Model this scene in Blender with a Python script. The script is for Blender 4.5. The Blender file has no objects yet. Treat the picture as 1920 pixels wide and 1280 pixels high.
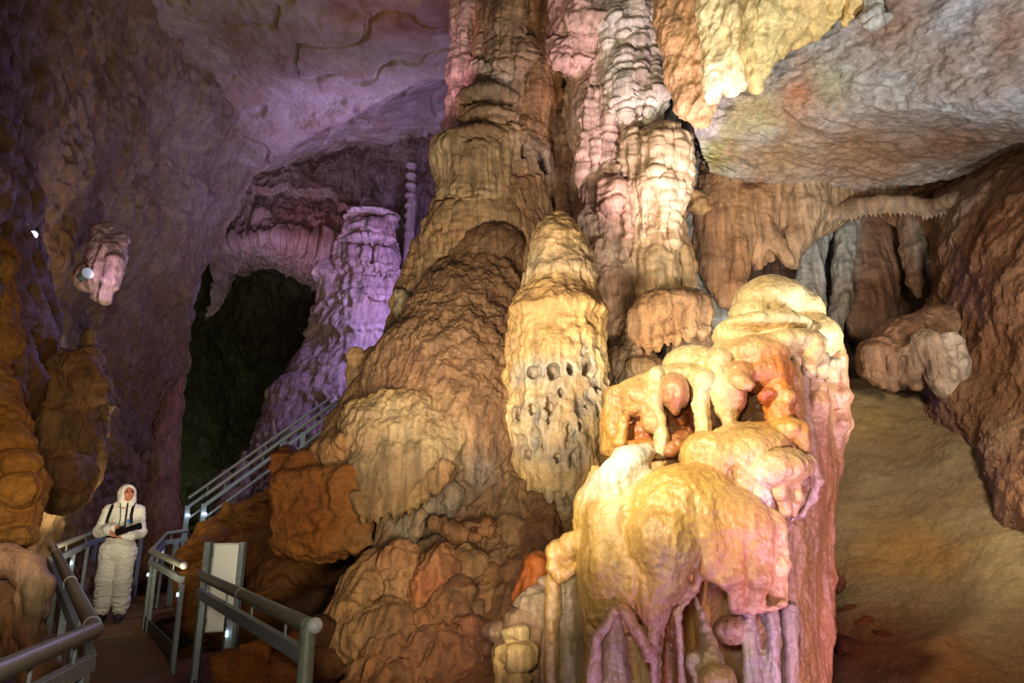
import bpy, math, random
import numpy as np
from mathutils import Vector, Matrix

random.seed(7)
Q = 1.0          # voxel scale
SC = bpy.context.scene
COL = SC.collection

# ------------------------------------------------------------------ camera frame
FPX, PITCH, CAMZ = 1350.0, math.radians(15.0), 1.4
CP, SP = math.cos(PITCH), math.sin(PITCH)

def ray(px, py):
    u, v = (px - 960.0) / FPX, (640.0 - py) / FPX
    return np.array([u, CP - SP * v, SP + CP * v])

def W(px, py, Y):
    """point at distance Y ahead of the camera that the photograph shows at (px, py)"""
    r = ray(px, py)
    return r * (Y / r[1]) + np.array([0, 0, CAMZ])

def mpp(px, py, Y):
    return Y / ray(px, py)[1] / FPX

def lin(c):
    return tuple((x / 12.92 if x <= 0.04045 else ((x + 0.055) / 1.055) ** 2.4) for x in c)

# ------------------------------------------------------------------ noise
_rng = np.random.RandomState(11)
_PERM = np.concatenate([_rng.permutation(256)] * 3).astype(np.int32)
_G = _rng.normal(size=(256, 3)).astype(np.float32)
_G /= np.linalg.norm(_G, axis=1)[:, None]

def perlin(P):
    P = np.asarray(P, np.float32)
    out = np.empty(len(P), np.float32)
    for a in range(0, len(P), 200000):
        out[a:a + 200000] = _perlin(P[a:a + 200000])
    return out

def _perlin(P):
    fl = np.floor(P)
    f = P - fl
    i = fl.astype(np.int32) & 255
    w = f * f * f * (f * (f * 6 - 15) + 10)
    x0, y0, z0 = i[:, 0], i[:, 1], i[:, 2]
    def g(dx, dy, dz):
        h = _PERM[_PERM[_PERM[(x0 + dx) & 255] + ((y0 + dy) & 255)] + ((z0 + dz) & 255)]
        G = _G[h]
        return G[:, 0] * (f[:, 0] - dx) + G[:, 1] * (f[:, 1] - dy) + G[:, 2] * (f[:, 2] - dz)
    wx, wy, wz = w[:, 0], w[:, 1], w[:, 2]
    def lx(dy, dz):
        a = g(0, dy, dz); return a + wx * (g(1, dy, dz) - a)
    def ly(dz):
        a = lx(0, dz); return a + wy * (lx(1, dz) - a)
    a = ly(0)
    return (a + wz * (ly(1) - a)) * 1.6

def fbm(P, s, octv=4, gain=0.5):
    P = np.asarray(P, np.float32) * np.float32(1) * np.asarray(s, np.float32)
    o, a = 0, 1.0
    for k in range(octv):
        o = o + a * perlin(P * (2.03 ** k) + 17.3 * k)
        a *= gain
    return o

def ridge(P, s, octv=3):
    P = np.asarray(P, np.float32) * np.asarray(s, np.float32)
    o, a = 0, 1.0
    for k in range(octv):
        o = o + a * (1 - 2 * np.abs(perlin(P * (2.1 ** k) + 5.1 * k)))
        a *= 0.5
    return o

def along(V, d, across, lengthwise):
    """coordinates stretched along direction d, for streaks that run down a slope"""
    d = np.asarray(d, np.float32); d = d / np.linalg.norm(d)
    a = V @ d
    return V * across + d[None, :] * (a * (lengthwise - across))[:, None]

def cells(P, s):
    """distance to the nearest feature point of a jittered lattice"""
    P = np.asarray(P, np.float32) * np.asarray(s, np.float32)
    out = np.empty(len(P), np.float32)
    for a in range(0, len(P), 100000):
        p = P[a:a + 100000]
        fl = np.floor(p)
        i = fl.astype(np.int32)
        best = np.full(len(p), 9.0, np.float32)
        for dx in (-1, 0, 1):
            for dy in (-1, 0, 1):
                for dz in (-1, 0, 1):
                    c = i + np.array([dx, dy, dz])
                    h = _PERM[_PERM[_PERM[c[:, 0] & 255] + (c[:, 1] & 255)] + (c[:, 2] & 255)]
                    q = c + 0.5 + _G[h] * 0.42
                    best = np.minimum(best, ((q - p) ** 2).sum(1))
        out[a:a + 100000] = np.sqrt(best)
    return out

def sstep(a, b, x):
    t = np.clip((x - a) / (b - a), 0, 1)
    return t * t * (3 - 2 * t)

def tiers(P, period, drip=0.35, dfreq=9.0, A=0.1, warp=0.5, seed=0.0):
    """hanging draperies in storeys: each bulges out downwards and ends in a row of drips"""
    Q3 = P + seed
    u = P[:, 2] / period + warp * perlin(Q3 * 0.9) + drip * np.abs(perlin(Q3 * np.array([dfreq, dfreq, 0.8]))) \
        + 0.12 * perlin(Q3 * np.array([dfreq * 2.3, dfreq * 2.3, 1.0]))
    s = u - np.floor(u)
    return A * ((1 - s) ** 1.3) * sstep(0.0, 0.10, s)

# ------------------------------------------------------------------ solid shapes by smooth union
class Prim:
    __slots__ = ('kind', 'part', 'k', 'col', 'data', 'neg', 'sc')

class Shape:
    """strokes and lumps, given at photo position + distance, melted into one solid"""
    def __init__(self, vox=2.2, k=14):
        self.p, self.vox, self.k0 = [], vox, k
        self.cur = None
    def part(self, name):
        self.cur = name; return self
    def _add(self, kind, data, k, col, neg, scale):
        q = Prim()
        q.kind, q.data, q.part, q.neg = kind, data, self.cur, neg
        q.k = (self.k0 if k is None else k) * scale
        q.col, q.sc = col, scale
        self.p.append(q); return self
    def C(self, pts, k=None, col=None, sy=1.0, neg=False):
        """tapering stroke through (px, py, Y, r px); sy squeezes or stretches its depth"""
        w = [(W(a, b, c), r * mpp(a, b, c)) for a, b, c, r in pts]
        for n, ((a, ra), (b, rb)) in enumerate(zip(w[:-1], w[1:])):
            self._add('c', (a, b, ra, rb, sy), k, col, neg, mpp(*pts[n][:3]))
        return self
    def E(self, px, py, Y, rx, ry, rd=None, k=None, col=None, rot=0.0, neg=False, tilt=0.0):
        """ellipsoid: radii in photo px across and up, rd in px of depth; rot turns it in the picture's plane"""
        s = mpp(px, py, Y)
        rd = rx if rd is None else rd
        R = Matrix.Rotation(math.radians(-rot), 3, 'Y') @ Matrix.Rotation(math.radians(tilt), 3, 'X')
        self._add('e', (W(px, py, Y), np.array([rx, rd, ry]) * s, np.array(R)), k, col, neg, s)
        return self
    def B(self, px, py, Y, rx, ry, rd, round_=8, k=None, col=None, rot=0.0, yaw=0.0, neg=False):
        s = mpp(px, py, Y)
        R = Matrix.Rotation(math.radians(yaw), 3, 'Z') @ Matrix.Rotation(math.radians(-rot), 3, 'Y')
        self._add('b', (W(px, py, Y), np.array([rx, rd, ry]) * s, np.array(R), round_ * s), k, col, neg, s)
        return self
    # the same in metres
    def c3(self, pts, k=0.02, col=None, sy=1.0, neg=False):
        for a, b in zip(pts[:-1], pts[1:]):
            self._add('c', (np.array(a[:3], float), np.array(b[:3], float), a[3], b[3], sy), k, col, neg, 1.0)
        return self
    def e3(self, c, r, k=0.02, col=None, neg=False, rot=None):
        R = np.eye(3) if rot is None else np.array(Matrix.Rotation(rot[0], 3, rot[1]))
        self._add('e', (np.array(c, float), np.array(r, float), R), k, col, neg, 1.0); return self

_sk = random.Random(5)
def skirt(s, cx, cy, Y, rx, dep, n, L, r, col=None, k=5, bow=8, a0=8, a1=172, jit=.45, tip=.35, lean=0, out=0):
    """row of drips hung round the front of a bell: centre, half width, depth (px), count, length, radius; bow lowers the middle"""
    for i in range(n):
        t = math.radians(a0 + (a1 - a0) * (i + _sk.uniform(.2, .8)) / n)
        x, d = cx - rx * math.cos(t), math.sin(t)
        y = cy + bow * d + _sk.uniform(-1, 1) * L * .08
        m = mpp(cx, cy, Y)
        yy = Y - dep * m * d
        ll = L * (1 + jit * _sk.uniform(-1, 1)); rr = r * _sk.uniform(.7, 1.25)
        s.C([(x, y - L * .25, yy + rr * m, rr * 1.3), (x + lean * .5, y + ll * .55, yy - out * m * .5, rr), (x + lean, y + ll, yy - out * m, rr * tip)], k=k, col=col)
    return s

def prim_d(q, X, Y, Z):
    if q.kind == 'c':
        a, b, ra, rb, sy = q.data
        ba = b - a
        ax, ay, az = X - a[0], (Y - a[1]), Z - a[2]
        h = (ax * ba[0] + ay * ba[1] + az * ba[2]) / max(1e-9, float(ba @ ba))
        h = np.clip(h, 0, 1)
        dx, dy, dz = ax - h * ba[0], (ay - h * ba[1]) / sy, az - h * ba[2]
        return np.sqrt(dx * dx + dy * dy + dz * dz) - (ra + (rb - ra) * h)
    c, r, R = q.data[:3]
    x, y, z = X - c[0], Y - c[1], Z - c[2]
    lx = x * R[0, 0] + y * R[1, 0] + z * R[2, 0]
    ly = x * R[0, 1] + y * R[1, 1] + z * R[2, 1]
    lz = x * R[0, 2] + y * R[1, 2] + z * R[2, 2]
    if q.kind == 'e':
        k0 = np.sqrt((lx / r[0]) ** 2 + (ly / r[1]) ** 2 + (lz / r[2]) ** 2)
        k1 = np.sqrt((lx / r[0] ** 2) ** 2 + (ly / r[1] ** 2) ** 2 + (lz / r[2] ** 2) ** 2)
        return k0 * (k0 - 1) / np.maximum(k1, 1e-6)
    rd = q.data[3]
    qx, qy, qz = np.abs(lx) - r[0] + rd, np.abs(ly) - r[1] + rd, np.abs(lz) - r[2] + rd
    return np.sqrt(np.maximum(qx, 0) ** 2 + np.maximum(qy, 0) ** 2 + np.maximum(qz, 0) ** 2) \
        + np.minimum(np.maximum(qx, np.maximum(qy, qz)), 0) - rd

def prim_box(q):
    if q.kind == 'c':
        a, b, ra, rb, sy = q.data
        r = np.array([1, max(1, sy), 1]) * max(ra, rb)
        return np.minimum(a, b) - r, np.maximum(a, b) + r
    c, r, R = q.data[:3]
    e = np.sqrt(((R * r) ** 2).sum(1)) if q.kind == 'e' else np.abs(R) @ r
    return c - e, c + e

def solid(prims, h):
    lo = np.min([prim_box(q)[0] for q in prims if not q.neg], axis=0) - 4 * h
    hi = np.max([prim_box(q)[1] for q in prims if not q.neg], axis=0) + 4 * h
    n = np.ceil((hi - lo) / h).astype(int) + 1
    F = np.full(n, 1.0, np.float32)
    ax = [(lo[i] + h * np.arange(n[i])).astype(np.float32) for i in range(3)]
    for q in prims:
        a, b = prim_box(q)
        pad = q.k + 3 * h
        i0 = np.maximum(((a - pad - lo) / h).astype(int), 0)
        i1 = np.minimum(((b + pad - lo) / h).astype(int) + 2, n)
        if (i1 <= i0).any():
            continue
        sl = tuple(slice(i0[i], i1[i]) for i in range(3))
        X, Y, Z = ax[0][sl[0]][:, None, None], ax[1][sl[1]][None, :, None], ax[2][sl[2]][None, None, :]
        d = prim_d(q, X, Y, Z).astype(np.float32)
        f = F[sl]
        k = max(q.k, 1e-6)
        if q.neg:
            hh = np.maximum(k - np.abs(f + d), 0) / k
            F[sl] = np.maximum(f, -d) + hh * hh * k * 0.25
        else:
            hh = np.maximum(k - np.abs(f - d), 0) / k
            F[sl] = np.minimum(f, d) - hh * hh * k * 0.25
    return F, lo

def surface_net(F, lo, h):
    s = F < 0
    n = np.array(F.shape)
    cnt = np.zeros(n - 1, np.int8)
    cor = [(i, j, k) for i in (0, 1) for j in (0, 1) for k in (0, 1)]
    for c in cor:
        cnt += s[c[0]:n[0] - 1 + c[0], c[1]:n[1] - 1 + c[1], c[2]:n[2] - 1 + c[2]]
    idx = np.argwhere((cnt > 0) & (cnt < 8))
    vid = np.full(n - 1, -1, np.int32)
    vid[idx[:, 0], idx[:, 1], idx[:, 2]] = np.arange(len(idx))
    acc = np.zeros((len(idx), 3), np.float32)
    num = np.zeros(len(idx), np.float32)
    for a in cor:
        for ax_ in range(3):
            if a[ax_] == 0:
                b = list(a); b[ax_] = 1
                fa = F[idx[:, 0] + a[0], idx[:, 1] + a[1], idx[:, 2] + a[2]]
                fb = F[idx[:, 0] + b[0], idx[:, 1] + b[1], idx[:, 2] + b[2]]
                m = (fa < 0) != (fb < 0)
                t = np.where(m, fa / np.where(m, fa - fb, 1), 0)
                p = np.tile(np.array(a, np.float32), (len(idx), 1))
                p[:, ax_] += t
                acc += p * m[:, None]
                num += m
    V = (idx + acc / num[:, None]) * h + lo
    quads = []
    for ax_ in range(3):
        e = np.argwhere(np.diff(s.astype(np.int8), axis=ax_) != 0)
        u, v = (ax_ + 1) % 3, (ax_ + 2) % 3
        ok = (e[:, u] > 0) & (e[:, v] > 0) & (e[:, u] < n[u] - 1) & (e[:, v] < n[v] - 1)
        e = e[ok]
        sg = s[e[:, 0], e[:, 1], e[:, 2]]
        def at(du, dv):
            c = e.copy(); c[:, u] += du; c[:, v] += dv
            return vid[c[:, 0], c[:, 1], c[:, 2]]
        qd = np.stack([at(-1, -1), at(0, -1), at(0, 0), at(-1, 0)], 1)
        qd[~sg] = qd[~sg][:, ::-1]
        quads.append(qd)
    Qd = np.concatenate(quads)
    Qd = Qd[(Qd >= 0).all(1)]
    return V.astype(np.float32), Qd

def vnormals(V, Qd):
    n = np.cross(V[Qd[:, 2]] - V[Qd[:, 0]], V[Qd[:, 3]] - V[Qd[:, 1]])
    N = np.zeros_like(V)
    for c in range(4):
        for a in range(3):
            N[:, a] += np.bincount(Qd[:, c], n[:, a], len(V))
    return N / np.maximum(np.linalg.norm(N, axis=1), 1e-9)[:, None]

def make_mesh(name, V, Qd, C=None, mat=None, N=None):
    me = bpy.data.meshes.new(name)
    me.vertices.add(len(V)); me.vertices.foreach_set('co', np.ascontiguousarray(V, np.float32).ravel())
    w = Qd.shape[1]
    me.loops.add(Qd.size); me.loops.foreach_set('vertex_index', np.ascontiguousarray(Qd, np.int32).ravel())
    me.polygons.add(len(Qd))
    me.polygons.foreach_set('loop_start', np.arange(0, Qd.size, w, dtype=np.int32))
    me.polygons.foreach_set('use_smooth', np.ones(len(Qd), bool))
    me.update(calc_edges=True)
    if C is not None:
        at = me.attributes.new('tone', 'FLOAT_COLOR', 'POINT')
        c4 = np.ones((len(V), 4), np.float32); c4[:, :3] = C
        at.data.foreach_set('color', c4.ravel())
    if N is not None:
        me.normals_split_custom_set_from_vertices(np.ascontiguousarray(N, np.float32))
    if mat: me.materials.append(mat)
    return me

def link(name, me, parent=None):
    o = bpy.data.objects.new(name, me)
    COL.objects.link(o)
    if parent is not None: o.parent = parent
    return o

def tag(o, label=None, cat=None, group=None, kind=None):
    if label: o['label'] = label
    if cat: o['category'] = cat
    if group: o['group'] = group
    if kind: o['kind'] = kind
    return o

def empty(name, label, cat, loc=(0, 0, 0), group=None, kind=None):
    o = bpy.data.objects.new(name, None)
    o.empty_display_size = 0.1
    o.location = loc
    COL.objects.link(o)
    return tag(o, label, cat, group, kind)

def tone_of(prims, V, base, T):
    num = np.zeros((len(V), 3)); den = np.full(len(V), 1e-12)
    dmin = None
    ds = []
    for q in prims:
        if q.neg and q.col is None: continue
        d = np.abs(prim_d(q, V[:, 0], V[:, 1], V[:, 2])) if q.neg else prim_d(q, V[:, 0], V[:, 1], V[:, 2])
        ds.append((q, np.maximum(d, 0).astype(np.float32)))
    dmin = ds[0][1].copy()
    for q, d in ds[1:]: np.minimum(dmin, d, out=dmin)
    for q, d in ds:
        w = np.exp(-(d - dmin) / T)
        num += w[:, None] * np.array(lin(q.col or base)); den += w
    return (num / den[:, None]).astype(np.float32)

def sculpt(name, shp, disp, mat, base, label, cat, group=None, T=8, vox=None, ground=None, kind='thing'):
    """melt, displace, tint and link a Shape; its named parts become child meshes"""
    pr = shp.p
    first = next(q for q in pr if not q.neg)
    sc = np.median([q.sc for q in pr])
    h = (vox or shp.vox * sc) * Q
    F, lo = solid(pr, h)
    V, Qd = surface_net(F, lo, h)
    del F
    N = vnormals(V, Qd)
    C = tone_of(pr, V, base, T * sc)
    V0 = V
    if disp is not None:
        r = disp(V, N)
        if isinstance(r, tuple):
            r, C = r[0], r[1](C)
        V = V + N * np.asarray(r, np.float32)[:, None]
    N = vnormals(V, Qd)
    org = np.array([(V[:, 0].min() + V[:, 0].max()) / 2, (V[:, 1].min() + V[:, 1].max()) / 2, V[:, 2].min()], np.float32)
    V = V - org
    parts = [q.part for q in pr]
    if any(parts):
        body = next(iter(dict.fromkeys(p for p in parts if p)))
        names = list(dict.fromkeys(p or body for p in parts))
        best = np.full(len(V0), 9.0, np.float32); who = np.zeros(len(V0), np.int32)
        for q in pr:
            if q.neg: continue
            d = prim_d(q, V0[:, 0], V0[:, 1], V0[:, 2]); m = d < best
            best[m] = d[m]; who[m] = names.index(q.part or body)
        fw = np.sort(who[Qd], 1)[:, 1]
        root = empty(name, label, cat, tuple(org), group, kind)
        for i, pn in enumerate(names):
            f = Qd[fw == i]
            if len(f) == 0: continue
            u, inv = np.unique(f, return_inverse=True)
            me = make_mesh(pn, V[u], inv.reshape(f.shape), C[u], mat, N[u])
            link(pn.split('#')[0], me, root)
        return root
    o = link(name, make_mesh(name, V, Qd, C, mat))
    o.location = tuple(org)
    return tag(o, label, cat, group, kind)

# ------------------------------------------------------------------ wall patches
def cubic(A, n):
    """Catmull-Rom along axis 0"""
    m = len(A)
    t = np.linspace(0, m - 1, n)
    i = np.clip(np.floor(t).astype(int), 0, m - 2)
    f = (t - i).reshape((-1,) + (1,) * (A.ndim - 1))
    g = lambda j: A[np.clip(j, 0, m - 1)]
    p0, p1, p2, p3 = g(i - 1), g(i), g(i + 1), g(i + 2)
    return 0.5 * (2 * p1 + (p2 - p0) * f + (2 * p0 - 5 * p1 + 4 * p2 - p3) * f * f + (3 * p1 - p0 - 3 * p2 + p3) * f ** 3)

def patch(name, rows, nu, nv, disp, mat, base, spots=(), pix=True, label=None, cat=None, kind='structure'):
    """cave surface through a net of points (photo px, py, distance)"""
    A = np.array([[W(*p) if pix else p for p in r] for r in rows], np.float32)
    A = cubic(A, max(4, int(nv / Q)))
    A = cubic(A.transpose(1, 0, 2), max(4, int(nu / Q))).transpose(1, 0, 2)
    nv, nu = A.shape[:2]
    V = A.reshape(-1, 3)
    ii = np.arange(nv * nu).reshape(nv, nu)
    Qd = np.stack([ii[:-1, :-1], ii[1:, :-1], ii[1:, 1:], ii[:-1, 1:]], -1).reshape(-1, 4)
    N = vnormals(V, Qd)
    cam = np.array([0, 0, CAMZ], np.float32)
    if ((cam - V) * N).sum(1).mean() < 0:
        Qd = Qd[:, ::-1]; N = -N
    C = np.tile(np.array(lin(base), np.float32), (len(V), 1))
    for (px, py, Y, r, col) in spots:
        c = W(px, py, Y); rr = r * mpp(px, py, Y)
        d2 = ((V - c) ** 2).sum(1) / rr ** 2
        w = np.exp(-d2 * (1 + 0.8 * fbm(V, 2.0, 3)))[:, None]
        w = np.clip(w, 0, 1)
        C = C * (1 - w) + np.array(lin(col), np.float32) * w
    if disp is not None:
        V = V + N * np.asarray(disp(V, N), np.float32)[:, None]
    o = link(name, make_mesh(name, V, Qd, C, mat))
    return tag(o, label, cat, None, kind)

# ------------------------------------------------------------------ plain metalwork helpers
class MB:
    def __init__(s): s.v, s.f = [], []
    def box(s, c, size, R=None):
        b = len(s.v)
        R = R or Matrix.Identity(3)
        for x in (-.5, .5):
            for y in (-.5, .5):
                for z in (-.5, .5):
                    s.v.append(tuple(Vector(c) + R @ Vector((x * size[0], y * size[1], z * size[2]))))
        for q in ((0, 1, 3, 2), (4, 6, 7, 5), (0, 4, 5, 1), (2, 3, 7, 6), (0, 2, 6, 4), (1, 5, 7, 3)):
            s.f.append(tuple(b + i for i in q))
        return s
    def bar(s, a, b, w, d, up=(0, 0, 1)):
        a, b = Vector(a), Vector(b)
        z = (b - a); L = z.length; z.normalize()
        u = Vector(up)
        if abs(u.dot(z)) > .98: u = Vector((0, 1, 0))
        x = u.cross(z).normalized(); y = z.cross(x)
        R = Matrix((x, y, z)).transposed()
        return s.box((a + b) / 2, (w, d, L), R)
    def tube(s, pts, r, n=16, cap=True):
        pts = [Vector(p) for p in pts]
        rs = r if isinstance(r, (list, tuple)) else [r] * len(pts)
        b = len(s.v)
        u = None
        for i, p in enumerate(pts):
            t = (pts[min(i + 1, len(pts) - 1)] - pts[max(i - 1, 0)]).normalized()
            if u is None:
                u = Vector((0, 0, 1)) if abs(t.z) < .9 else Vector((1, 0, 0))
            x = (u - t * u.dot(t)).normalized(); y = t.cross(x); u = x
            for k in range(n):
                a = 2 * math.pi * k / n
                s.v.append(tuple(p + (x * math.cos(a) + y * math.sin(a)) * rs[i]))
        for i in range(len(pts) - 1):
            for k in range(n):
                s.f.append((b + i * n + k, b + i * n + (k + 1) % n, b + (i + 1) * n + (k + 1) % n, b + (i + 1) * n + k))
        if cap:
            s.f.append(tuple(b + k for k in reversed(range(n))))
            s.f.append(tuple(b + (len(pts) - 1) * n + k for k in range(n)))
        return s
    def ball(s, c, r, n=16, m=10, sz=(1, 1, 1)):
        b = len(s.v)
        c = Vector(c)
        for j in range(m + 1):
            th = math.pi * j / m
            for k in range(n):
                a = 2 * math.pi * k / n
                s.v.append((c.x + r * sz[0] * math.sin(th) * math.cos(a), c.y + r * sz[1] * math.sin(th) * math.sin(a), c.z + r * sz[2] * math.cos(th)))
        for j in range(m):
            for k in range(n):
                s.f.append((b + j * n + k, b + (j + 1) * n + k, b + (j + 1) * n + (k + 1) % n, b + j * n + (k + 1) % n))
        return s
    def build(s, name, mat, parent=None, bevel=0.0, smooth=True):
        me = bpy.data.meshes.new(name)
        o0 = Vector(parent.location) if parent is not None and parent.parent is None else Vector((0, 0, 0))
        if parent is not None and parent.parent is not None:
            q = parent; o0 = Vector((0, 0, 0))
            while q is not None: o0 += q.location; q = q.parent
        me.from_pydata([tuple(Vector(v) - o0) for v in s.v], [], s.f)
        me.validate()
        for p in me.polygons: p.use_smooth = smooth
        me.materials.append(mat)
        o = link(name, me, parent)
        if bevel:
            m = o.modifiers.new('bevel', 'BEVEL'); m.width = bevel; m.segments = 2; m.limit_method = 'ANGLE'
            m.harden_normals = True
        else:
            try: me.set_sharp_from_angle(angle=math.radians(40))
            except Exception: pass
        return o
# ------------------------------------------------------------------ materials
class NT:
    def __init__(s, name):
        s.m = bpy.data.materials.new(name); s.m.use_nodes = True
        s.t = s.m.node_tree; s.n = s.t.nodes; s.bsdf = s.n['Principled BSDF']
    def new(s, typ, **kw):
        n = s.n.new(typ)
        for k, v in kw.items():
            if k in n.inputs: n.inputs[k].default_value = v
            else: setattr(n, k, v)
        return n
    def l(s, a, b): s.t.links.new(a, b)

def rock(name, var=0.5, streak=0.35, scale=1.0, rough=(0.55, 0.85), bump=0.5, fine=0.5, wet=0.0, speck=0.0, dark=(0.30, 0.17, 0.08), sat=1.0, sz=0.12, spec=0.35):
    t = NT(name)
    tc = t.new('ShaderNodeNewGeometry')
    at = t.new('ShaderNodeAttribute', attribute_name='tone')
    pos = tc.outputs['Position']
    big = t.new('ShaderNodeTexNoise', **{'Scale': 1.6 * scale, 'Detail': 9.0, 'Roughness': 0.62})
    t.l(pos, big.inputs['Vector'])
    r1 = t.new('ShaderNodeMapRange', **{'From Min': 0.36, 'From Max': 0.66, 'To Min': 0.0, 'To Max': var})
    t.l(big.outputs['Fac'], r1.inputs['Value'])
    mx = t.new('ShaderNodeMix', data_type='RGBA', blend_type='MIX')
    t.l(r1.outputs['Result'], mx.inputs['Factor'])
    t.l(at.outputs['Color'], mx.inputs[6])
    mul = t.new('ShaderNodeMix', data_type='RGBA', blend_type='MULTIPLY')
    mul.inputs['Factor'].default_value = 1.0
    t.l(at.outputs['Color'], mul.inputs[6]); mul.inputs[7].default_value = (*[min(1.0, c * 1.9) for c in dark], 1)
    t.l(mul.outputs[2], mx.inputs[7])
    # vertical run-marks
    mp = t.new('ShaderNodeMapping'); mp.inputs['Scale'].default_value = (1, 1, sz)
    t.l(pos, mp.inputs['Vector'])
    st = t.new('ShaderNodeTexNoise', **{'Scale': 11.0 * scale, 'Detail': 6.0, 'Roughness': 0.6, 'Distortion': 0.4})
    t.l(mp.outputs['Vector'], st.inputs['Vector'])
    r2 = t.new('ShaderNodeMapRange', **{'From Min': 0.35, 'From Max': 0.65, 'To Min': 1.0 - streak, 'To Max': 1.0 + 0.35 * streak})
    t.l(st.outputs['Fac'], r2.inputs['Value'])
    sp = t.new('ShaderNodeTexNoise', **{'Scale': 42.0 * scale, 'Detail': 5.0, 'Roughness': 0.7})
    t.l(pos, sp.inputs['Vector'])
    r3 = t.new('ShaderNodeMapRange', **{'From Min': 0.32, 'From Max': 0.68, 'To Min': 0.80, 'To Max': 1.18})
    t.l(sp.outputs['Fac'], r3.inputs['Value'])
    mm = t.new('ShaderNodeMath', operation='MULTIPLY')
    t.l(r2.outputs['Result'], mm.inputs[0]); t.l(r3.outputs['Result'], mm.inputs[1])
    vm = t.new('ShaderNodeVectorMath', operation='SCALE')
    t.l(mx.outputs[2], vm.inputs[0]); t.l(mm.outputs[0], vm.inputs['Scale'])
    colr = vm.outputs[0]
    if speck:
        vo = t.new('ShaderNodeTexVoronoi', **{'Scale': 22.0})
        t.l(pos, vo.inputs['Vector'])
        lt = t.new('ShaderNodeMath', operation='LESS_THAN'); lt.inputs[1].default_value = 0.13
        t.l(vo.outputs['Distance'], lt.inputs[0])
        nz = t.new('ShaderNodeTexNoise', **{'Scale': 3.0}); t.l(pos, nz.inputs['Vector'])
        gt = t.new('ShaderNodeMath', operation='GREATER_THAN'); gt.inputs[1].default_value = 0.55
        t.l(nz.outputs['Fac'], gt.inputs[0])
        m2 = t.new('ShaderNodeMath', operation='MULTIPLY'); t.l(lt.outputs[0], m2.inputs[0]); t.l(gt.outputs[0], m2.inputs[1])
        m3 = t.new('ShaderNodeMath', operation='MULTIPLY'); t.l(m2.outputs[0], m3.inputs[0]); m3.inputs[1].default_value = speck
        mw = t.new('ShaderNodeMix', data_type='RGBA')
        t.l(m3.outputs[0], mw.inputs['Factor']); t.l(colr, mw.inputs[6]); mw.inputs[7].default_value = (0.55, 0.5, 0.45, 1)
        colr = mw.outputs[2]
    hs = t.new('ShaderNodeHueSaturation'); hs.inputs['Saturation'].default_value = sat
    t.l(colr, hs.inputs['Color'])
    t.l(hs.outputs['Color'], t.bsdf.inputs['Base Color'])
    rr = t.new('ShaderNodeMapRange', **{'From Min': 0.35, 'From Max': 0.65, 'To Min': rough[0], 'To Max': rough[1]})
    t.l(big.outputs['Fac'], rr.inputs['Value'])
    t.l(rr.outputs['Result'], t.bsdf.inputs['Roughness'])
    t.bsdf.inputs['Specular IOR Level'].default_value = spec
    b1 = t.new('ShaderNodeBump', **{'Strength': bump, 'Distance': 0.05})
    t.l(st.outputs['Fac'], b1.inputs['Height'])
    b2 = t.new('ShaderNodeBump', **{'Strength': fine, 'Distance': 0.02})
    t.l(sp.outputs['Fac'], b2.inputs['Height']); t.l(b1.outputs['Normal'], b2.inputs['Normal'])
    t.l(b2.outputs['Normal'], t.bsdf.inputs['Normal'])
    if wet:
        t.bsdf.inputs['Coat Weight'].default_value = wet
        t.bsdf.inputs['Coat Roughness'].default_value = 0.14
        t.l(b2.outputs['Normal'], t.bsdf.inputs['Coat Normal'])
    return t.m

def plain(name, col, rough=0.5, metal=0.0, noise=0.12, nscale=30.0, emit=None, bump=0.0, stretch=None, coat=0.0):
    t = NT(name)
    b = t.bsdf
    c = lin(col)
    tc = t.new('ShaderNodeTexCoord')
    src = tc.outputs['Object']
    if stretch:
        mp = t.new('ShaderNodeMapping'); mp.inputs['Scale'].default_value = stretch
        t.l(src, mp.inputs['Vector']); src = mp.outputs['Vector']
    n = t.new('ShaderNodeTexNoise', **{'Scale': nscale, 'Detail': 5.0, 'Roughness': 0.6})
    t.l(src, n.inputs['Vector'])
    r = t.new('ShaderNodeMapRange', **{'From Min': 0.3, 'From Max': 0.7, 'To Min': 1 - noise, 'To Max': 1 + noise})
    t.l(n.outputs['Fac'], r.inputs['Value'])
    v = t.new('ShaderNodeVectorMath', operation='SCALE'); v.inputs[0].default_value = c
    t.l(r.outputs['Result'], v.inputs['Scale'])
    t.l(v.outputs[0], b.inputs['Base Color'])
    b.inputs['Roughness'].default_value = rough
    b.inputs['Metallic'].default_value = metal
    b.inputs['Coat Weight'].default_value = coat
    if 'walkway' in name: b.inputs['Specular IOR Level'].default_value = .25
    if emit:
        b.inputs['Emission Color'].default_value = (*lin(emit[0]), 1)
        b.inputs['Emission Strength'].default_value = emit[1]
    if bump:
        bp = t.new('ShaderNodeBump', **{'Strength': bump, 'Distance': 0.01})
        t.l(n.outputs['Fac'], bp.inputs['Height']); t.l(bp.outputs['Normal'], b.inputs['Normal'])
    return t.m

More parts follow.
